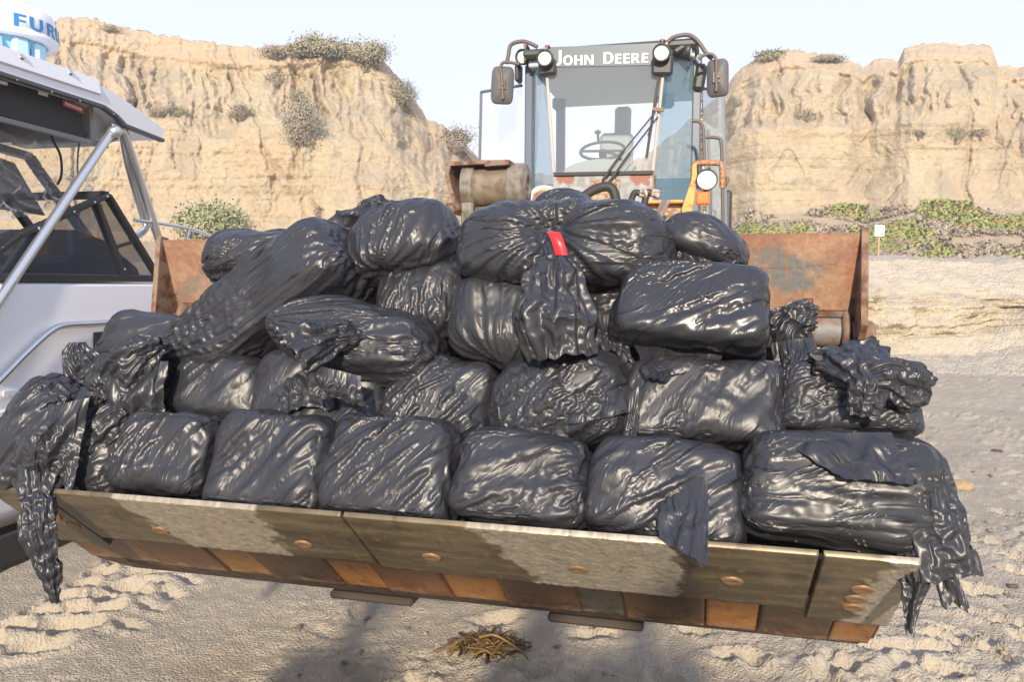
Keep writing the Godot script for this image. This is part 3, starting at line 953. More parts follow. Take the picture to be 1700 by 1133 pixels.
	for s in [-1.0, 1.0]:
		st = begin()
		var ends := PackedVector2Array([Vector2(-0.848, 0.822), Vector2(-0.895, 0.815), Vector2(-1.08, 0.42), Vector2(-0.93, 0.36), Vector2(-0.80, 0.50)])
		prism(st, Transform3D(Basis(Vector3(0, 0, 1), Vector3(0, 1, 0), Vector3(-1, 0, 0)), Vector3(1.352 * s + 0.011, 0, 0)), ends, 0.022)
		put("end_plate", done(st), M.rust, bk)
		st = begin()
		var side := PackedVector2Array([Vector2(-0.02, -0.01), Vector2(-0.40, 0.06), Vector2(-0.82, 0.40), Vector2(-1.0, 0.46), Vector2(-1.12, 0.20), Vector2(-1.14, -0.05), Vector2(-1.04, -0.33), Vector2(-0.85, -0.48), Vector2(-0.63, -0.48), Vector2(-0.46, -0.405)])
		prism(st, Transform3D(Basis(Vector3(0, 0, 1), Vector3(0, 1, 0), Vector3(-1, 0, 0)), Vector3(1.338 * s + 0.010, 0, 0)), side, 0.020)
		put("side_plate", done(st), M.rust_dark, bk)
		st = begin()
		lathe(st, Transform3D(Basis(Vector3(0, 0, 1), Vector3(s, 0, 0), Vector3(0, s, 0)), Vector3(1.352 * s, 0.445, -0.95)), PackedVector2Array([Vector2(0.062, -0.02), Vector2(0.064, 0.045), Vector2(0.058, 0.055), Vector2(0.03, 0.055), Vector2(0.03, 0.048), Vector2(0, 0.048)]), 28)
		put("pivot_boss", done(st), M.rust, bk)
		st = begin()
		rod(st, Vector3(1.16 * s, 0.47, -1.0), Vector3(1.335 * s, 0.47, -1.0), 0.060, 24)
		put("hinge_tube", done(st), M.old_paint, bk)
		for xx in [1.165, 1.318]:
			st = begin()
			lathe(st, Transform3D(Basis(Vector3(0, 0, 1), Vector3(1, 0, 0), Vector3(0, 1, 0)), Vector3(xx * s, 0.47, -1.0)), PackedVector2Array([Vector2(0, -0.011), Vector2(0.092, -0.011), Vector2(0.094, 0.0), Vector2(0.092, 0.011), Vector2(0, 0.011)]), 28)
			put("hinge_ear", done(st), M.rust, bk)

func pane(a: Vector3, b: Vector3, c: Vector3, d: Vector3, thick := 0.005) -> ArrayMesh:
	var st := begin()
	var n := (b - a).cross(d - a).normalized() * thick
	var o := (a + b + c + d) * 0.25
	var f := [a, b, c, d]
	quad(st, a, b, c, d, -n)
	quad(st, a + n, b + n, c + n, d + n, n)
	for i in 4:
		var p: Vector3 = f[i]
		var q: Vector3 = f[(i + 1) % 4]
		quad(st, p, q, q + n, p + n, (p + q) * 0.5 - o)
	return done(st)

func sheet_pane(a: Vector3, b: Vector3, c: Vector3, d: Vector3) -> ArrayMesh:
	var st := begin()
	quad(st, a, b, c, d, Vector3(0, 0, 1))
	return done(st)

func text_mesh(words: String, size: float, font_names: Array, bold := true, depth := 0.002) -> ArrayMesh:
	var t := TextMesh.new()
	var f := SystemFont.new()
	f.font_names = PackedStringArray(font_names)
	f.font_weight = 700 if bold else 400
	t.font = f
	t.text = words
	t.font_size = 64
	t.pixel_size = size / 64.0
	t.depth = depth
	t.curve_step = 0.6
	var m := ArrayMesh.new()
	for k in t.get_surface_count():
		m.add_surface_from_arrays(Mesh.PRIMITIVE_TRIANGLES, t.surface_get_arrays(k))
	return m

func build_cab(lo: Node3D) -> void:
	var cab := part("cab", lo)
	var fs := 4.74       # centre windscreen
	var ps := 5.0        # corner posts
	var frame := M.cab_blue as Material
	var st := begin()
	# roof with a rounded edge
	var y0 := 2.545
	box(st, Transform3D(Basis(), Vector3(-0.02, y0 + 0.045, -5.62)), Vector3(1.46, 0.07, 1.74), 0.025)
	put("roof", done(st), M.roof_green, cab)
	st = begin()
	box(st, Transform3D(Basis(), Vector3(-0.02, y0 - 0.02, -5.65)), Vector3(1.40, 0.06, 1.62), 0.01)
	put("headliner", done(st), M.cab_grey, cab)
	# posts
	for s in [[-0.742, -0.742], [0.700, 0.700]]:
		st = begin()
		bar(st, Vector3(s[0], 0.9, -ps), Vector3(s[1], y0 + 0.01, -ps - 0.02), 0.075, 0.11, 0.012, Vector3.BACK)
		put("corner_post", done(st), frame, cab)
		st = begin()
		bar(st, Vector3(s[0] * 0.97, 0.9, -6.40), Vector3(s[1] * 0.97, y0 + 0.01, -6.35), 0.09, 0.09, 0.012, Vector3.BACK)
		put("rear_post", done(st), frame, cab)
	st = begin()
	box(st, Transform3D(Basis(), Vector3(-0.02, 1.66, -6.38)), Vector3(1.36, 0.10, 0.05), 0.01)
	put("rear_sill", done(st), M.cab_dark, cab)
	st = begin()
	box(st, Transform3D(Basis(), Vector3(-0.02, 1.22, -6.38)), Vector3(1.36, 0.78, 0.04), 0.01)
	put("rear_wall", done(st), M.cab_dark, cab)
	st = begin()
	box(st, Transform3D(Basis(), Vector3(-0.02, 0.86, -5.65)), Vector3(1.44, 0.08, 1.5), 0.01)
	put("floor", done(st), M.cab_dark, cab)
	put("rear_window", sheet_pane(Vector3(-0.66, 1.71, -6.38), Vector3(0.62, 1.71, -6.38), Vector3(0.62, 2.49, -6.37), Vector3(-0.66, 2.49, -6.37)), M.clear_glass, cab)
	# dark shapes at the upper corners inside, speakers and hooks
	for p in [[928, 172], [1108, 168]]:
		st = begin()
		var q := L(p[0], p[1], 6.1)
		box(st, Transform3D(Basis(), q), Vector3(0.13, 0.14, 0.10), 0.03)
		put("speaker", done(st), M.cab_dark, cab)
	# windscreen: a centre pane and two corner panes that run back to the posts
	var tl := L(905, 79, fs)
	var tr := L(1106, 72, fs)
	var bl := L(920, 287, fs)
	var br := L(1084, 284, fs)
	put("windscreen", sheet_pane(bl, br, tr, tl), M.cab_glass, cab)
	var ltop := Vector3(-0.705, tl.y - 0.02, -ps + 0.03)
	var lbot := Vector3(-0.705, 1.15, -ps + 0.03)
	var rtop := Vector3(0.662, tr.y - 0.02, -ps + 0.03)
	var rbot := Vector3(0.662, 1.15, -ps + 0.03)
	var bl2 := L(924, 345, fs)
	var br2 := L(1084, 345, fs)
	put("corner_pane", pane(lbot, bl2, tl, ltop), M.corner_glass, cab)
	put("corner_pane", pane(br2, rbot, rtop, tr), M.corner_glass, cab)
	# seals between the panes, bleached
	st = begin()
	tube(st, PackedVector3Array([tl + Vector3(0, 0, 0.012), (tl + bl) * 0.5 + Vector3(0, 0, 0.014), bl + Vector3(0, 0, 0.012)]), 0.014, 8)
	put("seal", done(st), M.bleached, cab)
	st = begin()
	tube(st, PackedVector3Array([tr + Vector3(0, 0, 0.012), (tr + br) * 0.5 + Vector3(0, 0, 0.014), br + Vector3(0, 0, 0.012)]), 0.014, 8)
	put("seal", done(st), M.bleached, cab)
	st = begin()
	bar(st, bl + Vector3(0, -0.015, 0.008), br + Vector3(0, -0.015, 0.008), 0.03, 0.03)
	put("lower_seal", done(st), M.rubber, cab)
	# header band with the maker's name
	var h1 := L(908, 112, fs)
	var h2 := L(1104, 108, fs)
	st = begin()
	var n := Vector3(0, 0, 0.010)
	quad(st, tl + n, tr + n, h2 + n, h1 + n, n)
	quad(st, tl + n * 0.6, tr + n * 0.6, h2 + n * 0.6, h1 + n * 0.6, -n)
	put("header_band", done(st), M.band_grey, cab)
	var letters := part("lettering", cab)
	var x := L(922, 109, fs - 0.014)
	var x2 := L(1079, 104, fs - 0.014)
	var dirx := (x2 - x).normalized()
	var lift := 0.0
	var total := 0.0
	var glyphs := []
	for g in [["J", 1.22], ["O", 1.0], ["H", 1.0], ["N", 1.0], [" ", 0.7], ["D", 1.22], ["E", 1.0], ["E", 1.0], ["R", 1.0], ["E", 1.0]]:
		if g[0] == " ":
			glyphs.append([null, 0.06, 1.0])
			total += 0.06
			continue
		var m := text_mesh(g[0], 0.115 * g[1], ["Droid Sans"], true, 0.002)
		var bb := m.get_aabb()
		glyphs.append([m, bb.size.x, g[1], bb])
		total += bb.size.x + 0.014
	var k := x.distance_to(x2) / total
	var cur := x
	var ysc := 0.95
	for g in glyphs:
		if g[0] != null:
			var bb: AABB = g[3]
			var base := Basis(dirx * k, Vector3.UP * ysc, Vector3.BACK)
			put("letter", g[0], M.letter_white, letters, Transform3D(base, cur - base * Vector3(bb.position.x, bb.position.y, 0)))
			cur += dirx * (g[1] + 0.014) * k
		else:
			cur += dirx * g[1] * k
	# panel under the windscreen, paint peeled
	var pl := L(919, 289, fs)
	var pr := L(1086, 286, fs)
	var ql := L(919, 395, fs)
	var qr := L(1086, 395, fs)
	var np := noise(51, 9.0, 3)
	var pts := PackedVector3Array()
	var col := PackedColorArray()
	for j in 60:
		for i in 80:
			var u := i / 79.0
			var v := j / 59.0
			var q := pl.lerp(pr, u).lerp(ql.lerp(qr, u), v)
			var f := np.get_noise_2d(q.x, q.y)
			var c := Color(0.22, 0.23, 0.245).lerp(Color(0.35, 0.355, 0.355), clampf(f * 1.6 + 0.4, 0, 1))
			var e := minf(Vector2((u - 0.12) / 0.11, v / 0.20).length(), minf(Vector2((u - 0.88) / 0.12, v / 0.22).length(), Vector2((u - 1.0) / 0.03, v / 0.9).length()))
			c = c.lerp(Color(0.27, 0.12, 0.08), 1.0 - sstep(0.85, 1.0, e + f * 0.5))
			pts.append(q + Vector3(0, 0, 0.004 - 0.004 * (1.0 - sstep(0.85, 1.0, e + f * 0.5))))
			col.append(c)
	put("front_panel", grid_mesh(pts, 80, 60, col, true), painted(0.6), cab)
	st = begin()
	box(st, Transform3D(Basis(), (pl + pr + ql + qr) * 0.25 + Vector3(0, 0, -0.03)), Vector3(0.85, 0.5, 0.04), 0.01)
	put("front_panel_back", done(st), M.cab_dark, cab)
	st = begin()
	var hp := L(1004, 322, fs - 0.03)
	box(st, Transform3D(Basis(), hp), Vector3(0.25, 0.24, 0.03), 0.02)
	put("cover_plate", done(st), M.dusty_tan, cab)
	# wipers
	st = begin()
	var z1 := fs - 0.06
	bar(st, L(1000, 300, z1), L(1034, 252, z1), 0.030, 0.02)
	bar(st, L(1034, 252, z1), L(1088, 186, z1 + 0.02), 0.012, 0.012)
	bar(st, L(1010, 304, z1 - 0.01), L(1046, 254, z1 - 0.01), 0.030, 0.02)
	bar(st, L(1046, 254, z1 - 0.01), L(1092, 194, z1 + 0.02), 0.014, 0.014)
	put("wiper_arm", done(st), M.rubber, cab)
	st = begin()
	bar(st, L(1073, 262, z1 + 0.03), L(1095, 118, z1 + 0.03), 0.016, 0.022)
	bar(st, L(1076, 226, z1 + 0.015), L(1092, 160, z1 + 0.015), 0.010, 0.014)
	put("wiper_blade", done(st), M.rubber, cab)
	st = begin()
	bar(st, L(1083, 181, z1 + 0.01), L(1102, 183, z1 + 0.01), 0.02, 0.03)
	put("wiper_link", done(st), M.rust, cab)
	# inside: dash, wheel, seat
	st = begin()
	var arc := PackedVector2Array()
	var dl := L(932, 290, 5.05)
	var dr := L(1062, 290, 5.05)
	var dt := L(995, 264, 5.05)
	for i in 17:
		var u := i / 16.0
		arc.append(Vector2(lerpf(dl.x, dr.x, u), dl.y + (dt.y - dl.y) * pow(sin(PI * u), 0.45)))
	prism(st, Transform3D(Basis(), Vector3(0, 0, -5.28)), arc, 0.22)
	put("dashboard", done(st), M.cab_mid, cab)
	st = begin()
	var wc := L(1000, 250, 5.35)
	var ring := PackedVector3Array()
	var wb := Basis(Vector3.RIGHT, deg_to_rad(32.0))
	for i in 33:
		ring.append(wc + wb * Vector3(cos(TAU * i / 32.0) * 0.20, 0, sin(TAU * i / 32.0) * 0.20))
	tube(st, ring, 0.014, 8)
	rod(st, wc + wb * Vector3(-0.19, 0, 0), wc + wb * Vector3(0.19, -0.01, 0), 0.012)
	rod(st, wc, wc + wb * Vector3(0, -0.35, -0.02), 0.035)
	rod(st, wc + wb * Vector3(-0.06, 0, -0.19), wc + wb * Vector3(-0.06, 0.09, -0.19), 0.012)
	lathe(st, Transform3D(Basis(), wc + wb * Vector3(-0.06, 0.1, -0.19)), PackedVector2Array([Vector2(0, -0.02), Vector2(0.028, -0.01), Vector2(0.03, 0.01), Vector2(0, 0.025)]), 14)
	put("steering_wheel", done(st), M.cab_dark, cab)
	st = begin()
	var sa := L(996, 222, 5.75)
	var sb := L(1050, 290, 5.75)
	box(st, Transform3D(Basis(Vector3.RIGHT, -0.12), Vector3((sa.x + sb.x) * 0.5, (sa.y + sb.y) * 0.5, -5.75)), Vector3(sb.x - sa.x, sa.y - sb.y, 0.12), 0.05)
	sa = L(1021, 178, 5.86)
	sb = L(1047, 228, 5.86)
	box(st, Transform3D(Basis(Vector3.RIGHT, -0.12), Vector3((sa.x + sb.x) * 0.5, (sa.y + sb.y) * 0.5, -5.86)), Vector3(sb.x - sa.x, sa.y - sb.y, 0.09), 0.045)
	box(st, Transform3D(Basis(), Vector3(0.1, 1.40, -5.55)), Vector3(0.5, 0.14, 0.5), 0.05)
	put("seat", done(st), M.cab_mid, cab)
	# doors swung open on both sides
	var da := L(799, 153, 5.45)
	var db := L(866, 142, 5.10)
	var dc := L(866, 330, 5.10)
	var dd := L(795, 330, 5.45)
	put("door_pane", pane(dd, dc, db, da), M.door_glass, cab)
	st = begin()
	for e in [[da, db], [da, dd]]:
		bar(st, e[0], e[1], 0.028, 0.022)
	put("door_frame", done(st), frame, cab)
	var ea := L(1166, 147, 5.05)
	var eb := L(1200, 152, 5.25)
	var ec := L(1206, 388, 5.25)
	var ed := L(1170, 388, 5.05)
	put("door_pane", pane(ed, ec, eb, ea), M.door_glass2, cab)
	st = begin()
	for e in [[ea, eb], [eb, ec]]:
		bar(st, e[0], e[1], 0.022, 0.022)
	bar(st, L(1176, 215, 5.06), L(1180, 388, 5.06), 0.02, 0.02)
	put("door_frame", done(st), frame, cab)
	st = begin()
	bar(st, L(1163, 150, 5.0), L(1171, 388, 5.0), 0.035, 0.03, 0.008)
	put("door_jamb", done(st), M.jamb, cab)
	# work lights
	for w in [[869, 95, 4.86, -0.35, 0.045], [905, 97, 4.62, 0.0, 0.048], [1098, 88, 4.62, 0.05, 0.050], [1142, 86, 4.80, 1.4, 0.048]]:
		var wl := part("work_light", cab)
		var c := L(w[0], w[1], w[2])
		var f := Basis(Vector3.UP, w[3]) * Basis(Vector3.RIGHT, deg_to_rad(98.0))
		st = begin()
		lathe(st, Transform3D(f, c), PackedVector2Array([Vector2(0, -0.12), Vector2(0.055, -0.11), Vector2(w[4] + 0.014, -0.05), Vector2(w[4] + 0.022, 0.0), Vector2(w[4] + 0.022, 0.03), Vector2(w[4] + 0.010, 0.034), Vector2(w[4] + 0.006, 0.016)]), 28)
		put("housing", done(st), M.black_paint, wl)
		st = begin()
		lathe(st, Transform3D(f, c), PackedVector2Array([Vector2(w[4] + 0.007, 0.018), Vector2(w[4] * 0.6, 0.027), Vector2(0, 0.031)]), 28)
		put("lens", done(st), M.lens_white, wl)
		st = begin()
		bar(st, c + Vector3(0, 0.05, -0.06), c + Vector3(0, 0.125, -0.07), 0.03, 0.02)
		bar(st, c + Vector3(0, 0.125, -0.07), c + Vector3(0.0, 0.11, -0.20), 0.04, 0.012)
		put("bracket", done(st), M.rust, wl)
	# bumps under the roof corners
	for q in [[0.06, 909, 112, 4.70, 0.15, 0.14, 0.07], [-0.06, 1100, 108, 4.70, 0.17, 0.17, 0.07], [0.5, 1128, 82, 4.74, 0.10, 0.05, 0.06]]:
		st = begin()
		box(st, Transform3D(Basis(Vector3.BACK, q[0]), L(q[1], q[2], q[3])), Vector3(q[4], q[5], q[6]), 0.03)
		put("light_mount", done(st), M.black_paint, cab)
	for q in [[-0.15, 1162, 130, 0.09, 0.22, 0.14], [0.0, 861, 122, 0.05, 0.16, 0.12]]:
		st = begin()
		box(st, Transform3D(Basis(Vector3.BACK, q[0]), L(q[1], q[2], 4.98)), Vector3(q[3], q[4], q[5]), 0.025)
		put("corner_cap", done(st), M.black_paint, cab)
	# mirrors on bent tubes
	for q in [[834, 141, [[892, 78], [870, 69], [849, 74], [844, 92], [841, 106]], [[862, 107], [848, 104], [836, 104], [831, 112], [833, 130], [835, 165]], 0.20], [1190, 129, [[1106, 73], [1118, 62], [1142, 58], [1158, 68], [1172, 88], [1182, 98]], [[1160, 98], [1168, 92], [1180, 90], [1188, 97], [1189, 112], [1189, 152]], -0.25]]:
		var mi := part("mirror", cab)
		var c := L(q[0], q[1], 4.72)
		st = begin()
		var w0 := L(q[0] - 18, q[1], 4.72).distance_to(L(q[0] + 18, q[1], 4.72))
		var h0 := L(q[0], q[1] - 31, 4.72).distance_to(L(q[0], q[1] + 31, 4.72))
		var mp := PackedVector2Array()
		for kx in 32:
			var a := TAU * kx / 32.0
			mp.append(Vector2(signf(cos(a)) * pow(absf(cos(a)), 0.38) * w0 * 0.5, signf(sin(a)) * pow(absf(sin(a)), 0.38) * h0 * 0.5))
		var inner := PackedVector2Array()
		for v in mp:
			inner.append(v * 0.90)
		var mb := Transform3D(Basis(Vector3.UP, q[4]) * Basis(Vector3.BACK, -0.05 if q[0] < 1000 else 0.02), c)
		prism(st, mb * Transform3D(Basis(), Vector3(0, 0, -0.04)), mp, 0.035)
		# rounded face
		st.set_smooth_group(0)
		for i in mp.size():
			var a2 := mp[i]
			var b2 := mp[(i + 1) % mp.size()]
			var a3 := inner[i]
			var b3 := inner[(i + 1) % inner.size()]
			quad(st, mb * Vector3(a2.x, a2.y, -0.004), mb * Vector3(b2.x, b2.y, -0.004), mb * Vector3(b3.x, b3.y, 0.014), mb * Vector3(a3.x, a3.y, 0.014), mb.basis * Vector3(a2.x, a2.y, 0.3).normalized())
			tri(st, mb * Vector3(a3.x, a3.y, 0.014), mb * Vector3(b3.x, b3.y, 0.014), mb * Vector3(0, 0, 0.018), mb.basis * Vector3.BACK)
		put("mirror_shell", done(st), M.mirror_grey, mi)
		st = begin()
		var path := []
		for p in q[2]:
			path.append(L(p[0], p[1], 4.74))
		tube(st, smooth_path(path, 5), 0.017, 9)
		put("arm", done(st), M.tube_dark, mi)
		st = begin()
		path = []
		for p in q[3]:
			path.append(L(p[0], p[1], 4.69))
		tube(st, smooth_path(path, 5), 0.013, 9)
		box(st, Transform3D(Basis(), c + Vector3(0.0, 0.0, 0.022)), Vector3(0.07, 0.09, 0.012), 0.004)
		box(st, Transform3D(Basis(), c + Vector3(0.01, 0.0, 0.035)), Vector3(0.03, 0.03, 0.02), 0.004)
		put("hanger", done(st), M.tube_dark, mi)

func build_front(lo: Node3D) -> void:
	# front frame, arms and axle, mostly hidden by the bucket
	var st := begin()
	box(st, Transform3D(Basis(), Vector3(0, 0.25, -3.4)), Vector3(0.95, 1.1, 1.5), 0.03)
	put("front_frame", done(st), M.loader_yellow, lo)
	for s in [-0.62, 0.62]:
		st = begin()
		bar(st, Vector3(s, -0.1, -1.15), Vector3(s, 0.55, -2.2), 0.14, 0.30, 0.01)
		bar(st, Vector3(s, 0.55, -2.1), Vector3(s, 0.85, -3.9), 0.14, 0.32, 0.01)
		put("lift_arm", done(st), M.loader_yellow, lo)
	st = begin()
	box(st, Transform3D(Basis(), Vector3(0.0, 0.55, -6.9)), Vector3(1.5, 1.3, 2.2), 0.08)
	put("engine_hood", done(st), M.loader_yellow, lo)
	for w in [Vector3(-1.0, -0.25, -3.3), Vector3(1.0, -0.25, -3.3), Vector3(-1.0, -0.25, -6.2), Vector3(1.0, -0.25, -6.2)]:
		var wh := part("wheel", lo)
		st = begin()
		var f := Basis(Vector3(0, 0, 1), Vector3(1, 0, 0), Vector3(0, 1, 0))
		lathe(st, Transform3D(f, w), PackedVector2Array([Vector2(0.36, -0.22), Vector2(0.60, -0.24), Vector2(0.69, -0.20), Vector2(0.715, -0.10), Vector2(0.715, 0.10), Vector2(0.69, 0.20), Vector2(0.60, 0.24), Vector2(0.36, 0.22)]), 48)
		for k in 20:
			var a := TAU * k / 20.0
			for s in [-1.0, 1.0]:
				bar(st, w + Vector3(s * 0.02, cos(a) * 0.722, sin(a) * 0.722), w + Vector3(s * 0.21, cos(a + 0.16) * 0.705, sin(a + 0.16) * 0.705), 0.06, 0.05, 0.008, Vector3(0, cos(a), sin(a)))
		put("tyre", done(st), M.rubber, wh)
		st = begin()
		lathe(st, Transform3D(f, w), PackedVector2Array([Vector2(0, -0.14), Vector2(0.2, -0.12), Vector2(0.36, -0.20), Vector2(0.37, 0.0), Vector2(0.36, 0.20), Vector2(0.2, 0.12), Vector2(0, 0.14)]), 36)
		put("rim", done(st), M.loader_yellow, wh)
	# bell crank pin with its bracket
	var bc := part("bell_crank", lo)
	var s0 := 2.25
	var axis := Basis(Vector3(0, 0, 1), Vector3(1, 0, 0), Vector3(0, 1, 0))
	var a0 := L(790, 312, s0)
	var a1 := L(848, 310, s0)
	var r0 := L(815, 279, s0).distance_to(L(815, 346, s0)) * 0.5
	var len := a1.x - a0.x
	st = begin()
	lathe(st, Transform3D(axis, a0), PackedVector2Array([Vector2(r0 * 0.5, 0.0), Vector2(r0 * 0.98, 0.0), Vector2(r0, 0.01), Vector2(r0 * 0.97, len * 0.5), Vector2(r0, len)]), 40)
	put("barrel", done(st), M.dirty_brown, bc)
	st = begin()
	lathe(st, Transform3D(axis, a0 + Vector3(-0.055, 0, 0)), PackedVector2Array([Vector2(0, 0), Vector2(r0 * 1.16, 0.0), Vector2(r0 * 1.18, 0.006), Vector2(r0 * 1.18, 0.058), Vector2(r0 * 1.14, 0.066), Vector2(0, 0.066)]), 40)
	bar(st, a0 + Vector3(-0.025, 0.0, 0), L(783, 400, s0), 0.07, r0 * 1.7, 0.01, Vector3.BACK)
	put("strap", done(st), M.dirty_grey, bc)
	st = begin()
	lathe(st, Transform3D(axis, Vector3(a1.x, a1.y, a1.z)), PackedVector2Array([Vector2(0, 0), Vector2(r0 * 1.1, 0.0), Vector2(r0 * 1.13, 0.008), Vector2(r0 * 1.13, 0.075), Vector2(r0 * 1.06, 0.09), Vector2(r0 * 0.7, 0.092), Vector2(r0 * 0.68, 0.10), Vector2(r0 * 0.45, 0.10), Vector2(r0 * 0.43, 0.088), Vector2(r0 * 0.12, 0.088), Vector2(r0 * 0.1, 0.096), Vector2(0, 0.096)]), 40)
	bar(st, Vector3(a1.x + 0.04, a1.y, a1.z), Vector3(a1.x + 0.05, a1.y - 0.4, a1.z - 0.1), 0.08, r0 * 1.8, 0.01, Vector3.BACK)
	put("hub", done(st), M.dirty_grey, bc)
	st = begin()
	var top := PackedVector2Array()
	for q in [[742, 274], [748, 269], [846, 266], [846, 274], [806, 277], [806, 273], [750, 276], [747, 290], [752, 312], [766, 349], [760, 351], [746, 318], [740, 292]]:
		var v := L(q[0], q[1], s0 - 0.1)
		top.append(Vector2(v.x, v.y))
	prism(st, Transform3D(Basis(), Vector3(0, 0, -s0 - 0.12)), top, 0.24)
	put("bracket", done(st), M.rust, bc)
	st = begin()
	bar(st, L(750, 272, s0 + 0.06), L(760, 345, s0 + 0.06), 0.04, 0.012)
	var bq := PackedVector2Array()
	for q in [[748, 274], [780, 274], [780, 345], [766, 349], [752, 312]]:
		var v := L(q[0], q[1], s0 + 0.1)
		bq.append(Vector2(v.x, v.y))
	prism(st, Transform3D(Basis(), Vector3(0, 0, -s0 - 0.14)), bq, 0.02)
	put("bracket_back", done(st), M.dirty_blue, bc)
	st = begin()
	var tb := L(749, 346, s0 + 0.15)
	box(st, Transform3D(Basis(), tb + Vector3(0.01, 0, -0.1)), Vector3(0.06, 0.055, 0.3), 0.006)
	bar(st, L(752, 350, s0), L(850, 346, s0), 0.10, 0.02)
	put("cross_bar", done(st), M.rust, bc)
	# white-rimmed pin seen end on
	var pin := part("pin_end", lo)
	var pc := L(905, 330, 3.0)
	var pr := L(878, 330, 3.0).distance_to(L(932, 330, 3.0)) * 0.5
	var pf := Basis(Vector3.UP, 0.35) * Basis(Vector3.RIGHT, deg_to_rad(62.0))
	st = begin()
	lathe(st, Transform3D(pf, pc), PackedVector2Array([Vector2(pr, -0.35), Vector2(pr, -0.02), Vector2(pr * 0.97, 0.0), Vector2(pr * 0.78, 0.0), Vector2(pr * 0.74, -0.03)]), 36)
	put("sleeve", done(st), M.white_worn, pin)
	st = begin()
	lathe(st, Transform3D(pf, pc), PackedVector2Array([Vector2(pr * 0.76, -0.03), Vector2(0, -0.035)]), 36)
	put("packing", done(st), M.rust, pin)
	# hoses
	for h in [[[[948, 350], [970, 326], [995, 312], [1014, 312], [1022, 330], [1026, 365]], 0.034], [[[1046, 372], [1047, 340], [1053, 321], [1062, 321]], 0.022], [[[1067, 372], [1069, 345], [1074, 321], [1082, 322]], 0.024]]:
		st = begin()
		var path := []
		for p in h[0]:
			path.append(L(p[0], p[1], 3.6))
		tube(st, smooth_path(path, 6), h[1], 12)
		put("hose", done(st), M.rubber, lo)
	for p in [[960, 331], [1064, 322], [1084, 322]]:
		st = begin()
		var c := L(p[0], p[1], 3.6)
		lathe(st, Transform3D(Basis(Vector3.BACK, 1.2), c + Vector3(0.02, 0, 0.01)), PackedVector2Array([Vector2(0, -0.03), Vector2(0.030, -0.03), Vector2(0.032, 0.02), Vector2(0.018, 0.03), Vector2(0, 0.03)]), 8, false)
		put("hose_fitting", done(st), M.jamb, lo)
	# yellow tower, grey lever
	st = begin()
	var ya := L(1074, 335, 3.9)
	var yb := L(1132, 335, 3.9)
	box(st, Transform3D(Basis(), Vector3((ya.x + yb.x) * 0.5, ya.y - 0.35, -4.05)), Vector3(yb.x - ya.x, 0.66, 0.3), 0.012)
	put("tower", done(st), M.dusty_tan, lo)
	st = begin()
	box(st, Transform3D(Basis(), Vector3((ya.x + yb.x) * 0.5, ya.y - 0.01, -4.0)), Vector3(yb.x - ya.x + 0.02, 0.022, 0.36), 0.006)
	put("tower_top", done(st), M.loader_yellow, lo)
	st = begin()
	bar(st, L(1084, 376, 3.6), L(1106, 333, 3.7), 0.075, 0.03, 0.008)
	put("lever", done(st), M.old_paint, lo)
	st = begin()
	var yp := PackedVector2Array()
	for q in [[1128, 400], [1133, 345], [1148, 300], [1150, 276], [1156, 270], [1157, 300], [1150, 345], [1143, 400]]:
		var v := L(q[0], q[1], 3.9)
		yp.append(Vector2(v.x, v.y))
	prism(st, Transform3D(Basis(), Vector3(0, 0, -3.93)), yp, 0.06)
	put("lamp_bracket", done(st), M.loader_yellow, lo)
	st = begin()
	tube(st, smooth_path([L(1152, 300, 3.9), L(1152, 276, 3.9), L(1160, 271, 3.9), L(1190, 271, 3.9), L(1198, 277, 3.9), L(1199, 312, 3.9)], 5), 0.020, 8)
	put("lamp_hoop", done(st), M.orange_brown, lo)
	var hl := part("headlight", lo)
	var hc := L(1173, 299, 3.86)
	var hr := L(1157, 299, 3.86).distance_to(L(1189, 299, 3.86)) * 0.5
	var hf := Basis(Vector3.UP, 0.05) * Basis(Vector3.RIGHT, deg_to_rad(92.0))
	st = begin()
	lathe(st, Transform3D(hf, hc), PackedVector2Array([Vector2(0, -0.1), Vector2(hr * 0.8, -0.08), Vector2(hr * 1.12, 0.0), Vector2(hr * 1.14, 0.02), Vector2(hr * 1.02, 0.026), Vector2(hr * 0.99, 0.012)]), 32)
	put("housing", done(st), M.black_paint, hl)
	st = begin()
	lathe(st, Transform3D(hf, hc), PackedVector2Array([Vector2(hr, 0.012), Vector2(hr * 0.6, 0.024), Vector2(0, 0.029)]), 32)
	put("lens", done(st), M.lens_white, hl)
	st = begin()
	var oa := L(1155, 317, 3.88)
	var ob := L(1178, 341, 3.88)
	box(st, Transform3D(Basis(), (oa + ob) * 0.5), Vector3(ob.x - oa.x, oa.y - ob.y, 0.05), 0.02)
	put("marker_lamp", done(st), M.orange_lens, lo)
	# hand rails
	for h in [[[1149, 201], [1160, 202], [1166, 210], [1168, 230], [1169, 275]], [[1172, 228], [1190, 229], [1197, 238], [1199, 300], [1200, 395]], [[1199, 293], [1207, 296], [1206, 304], [1200, 312]]]:
		st = begin()
		var path := []
		for p in h:
			path.append(L(p[0], p[1], 4.6))
		tube(st, smooth_path(path, 5), 0.014, 9)
		put("hand_rail", done(st), M.tube_dark, lo)
	st = begin()
	var fa := L(1199, 318, 5.4)
	var fb := L(1213, 400, 5.4)
	box(st, Transform3D(Basis(), Vector3((fa.x + fb.x) * 0.5, (fa.y + fb.y) * 0.5, -5.5)), Vector3(fb.x - fa.x, fa.y - fb.y, 0.4), 0.02)
	put("rear_fender", done(st), M.black_paint, lo)
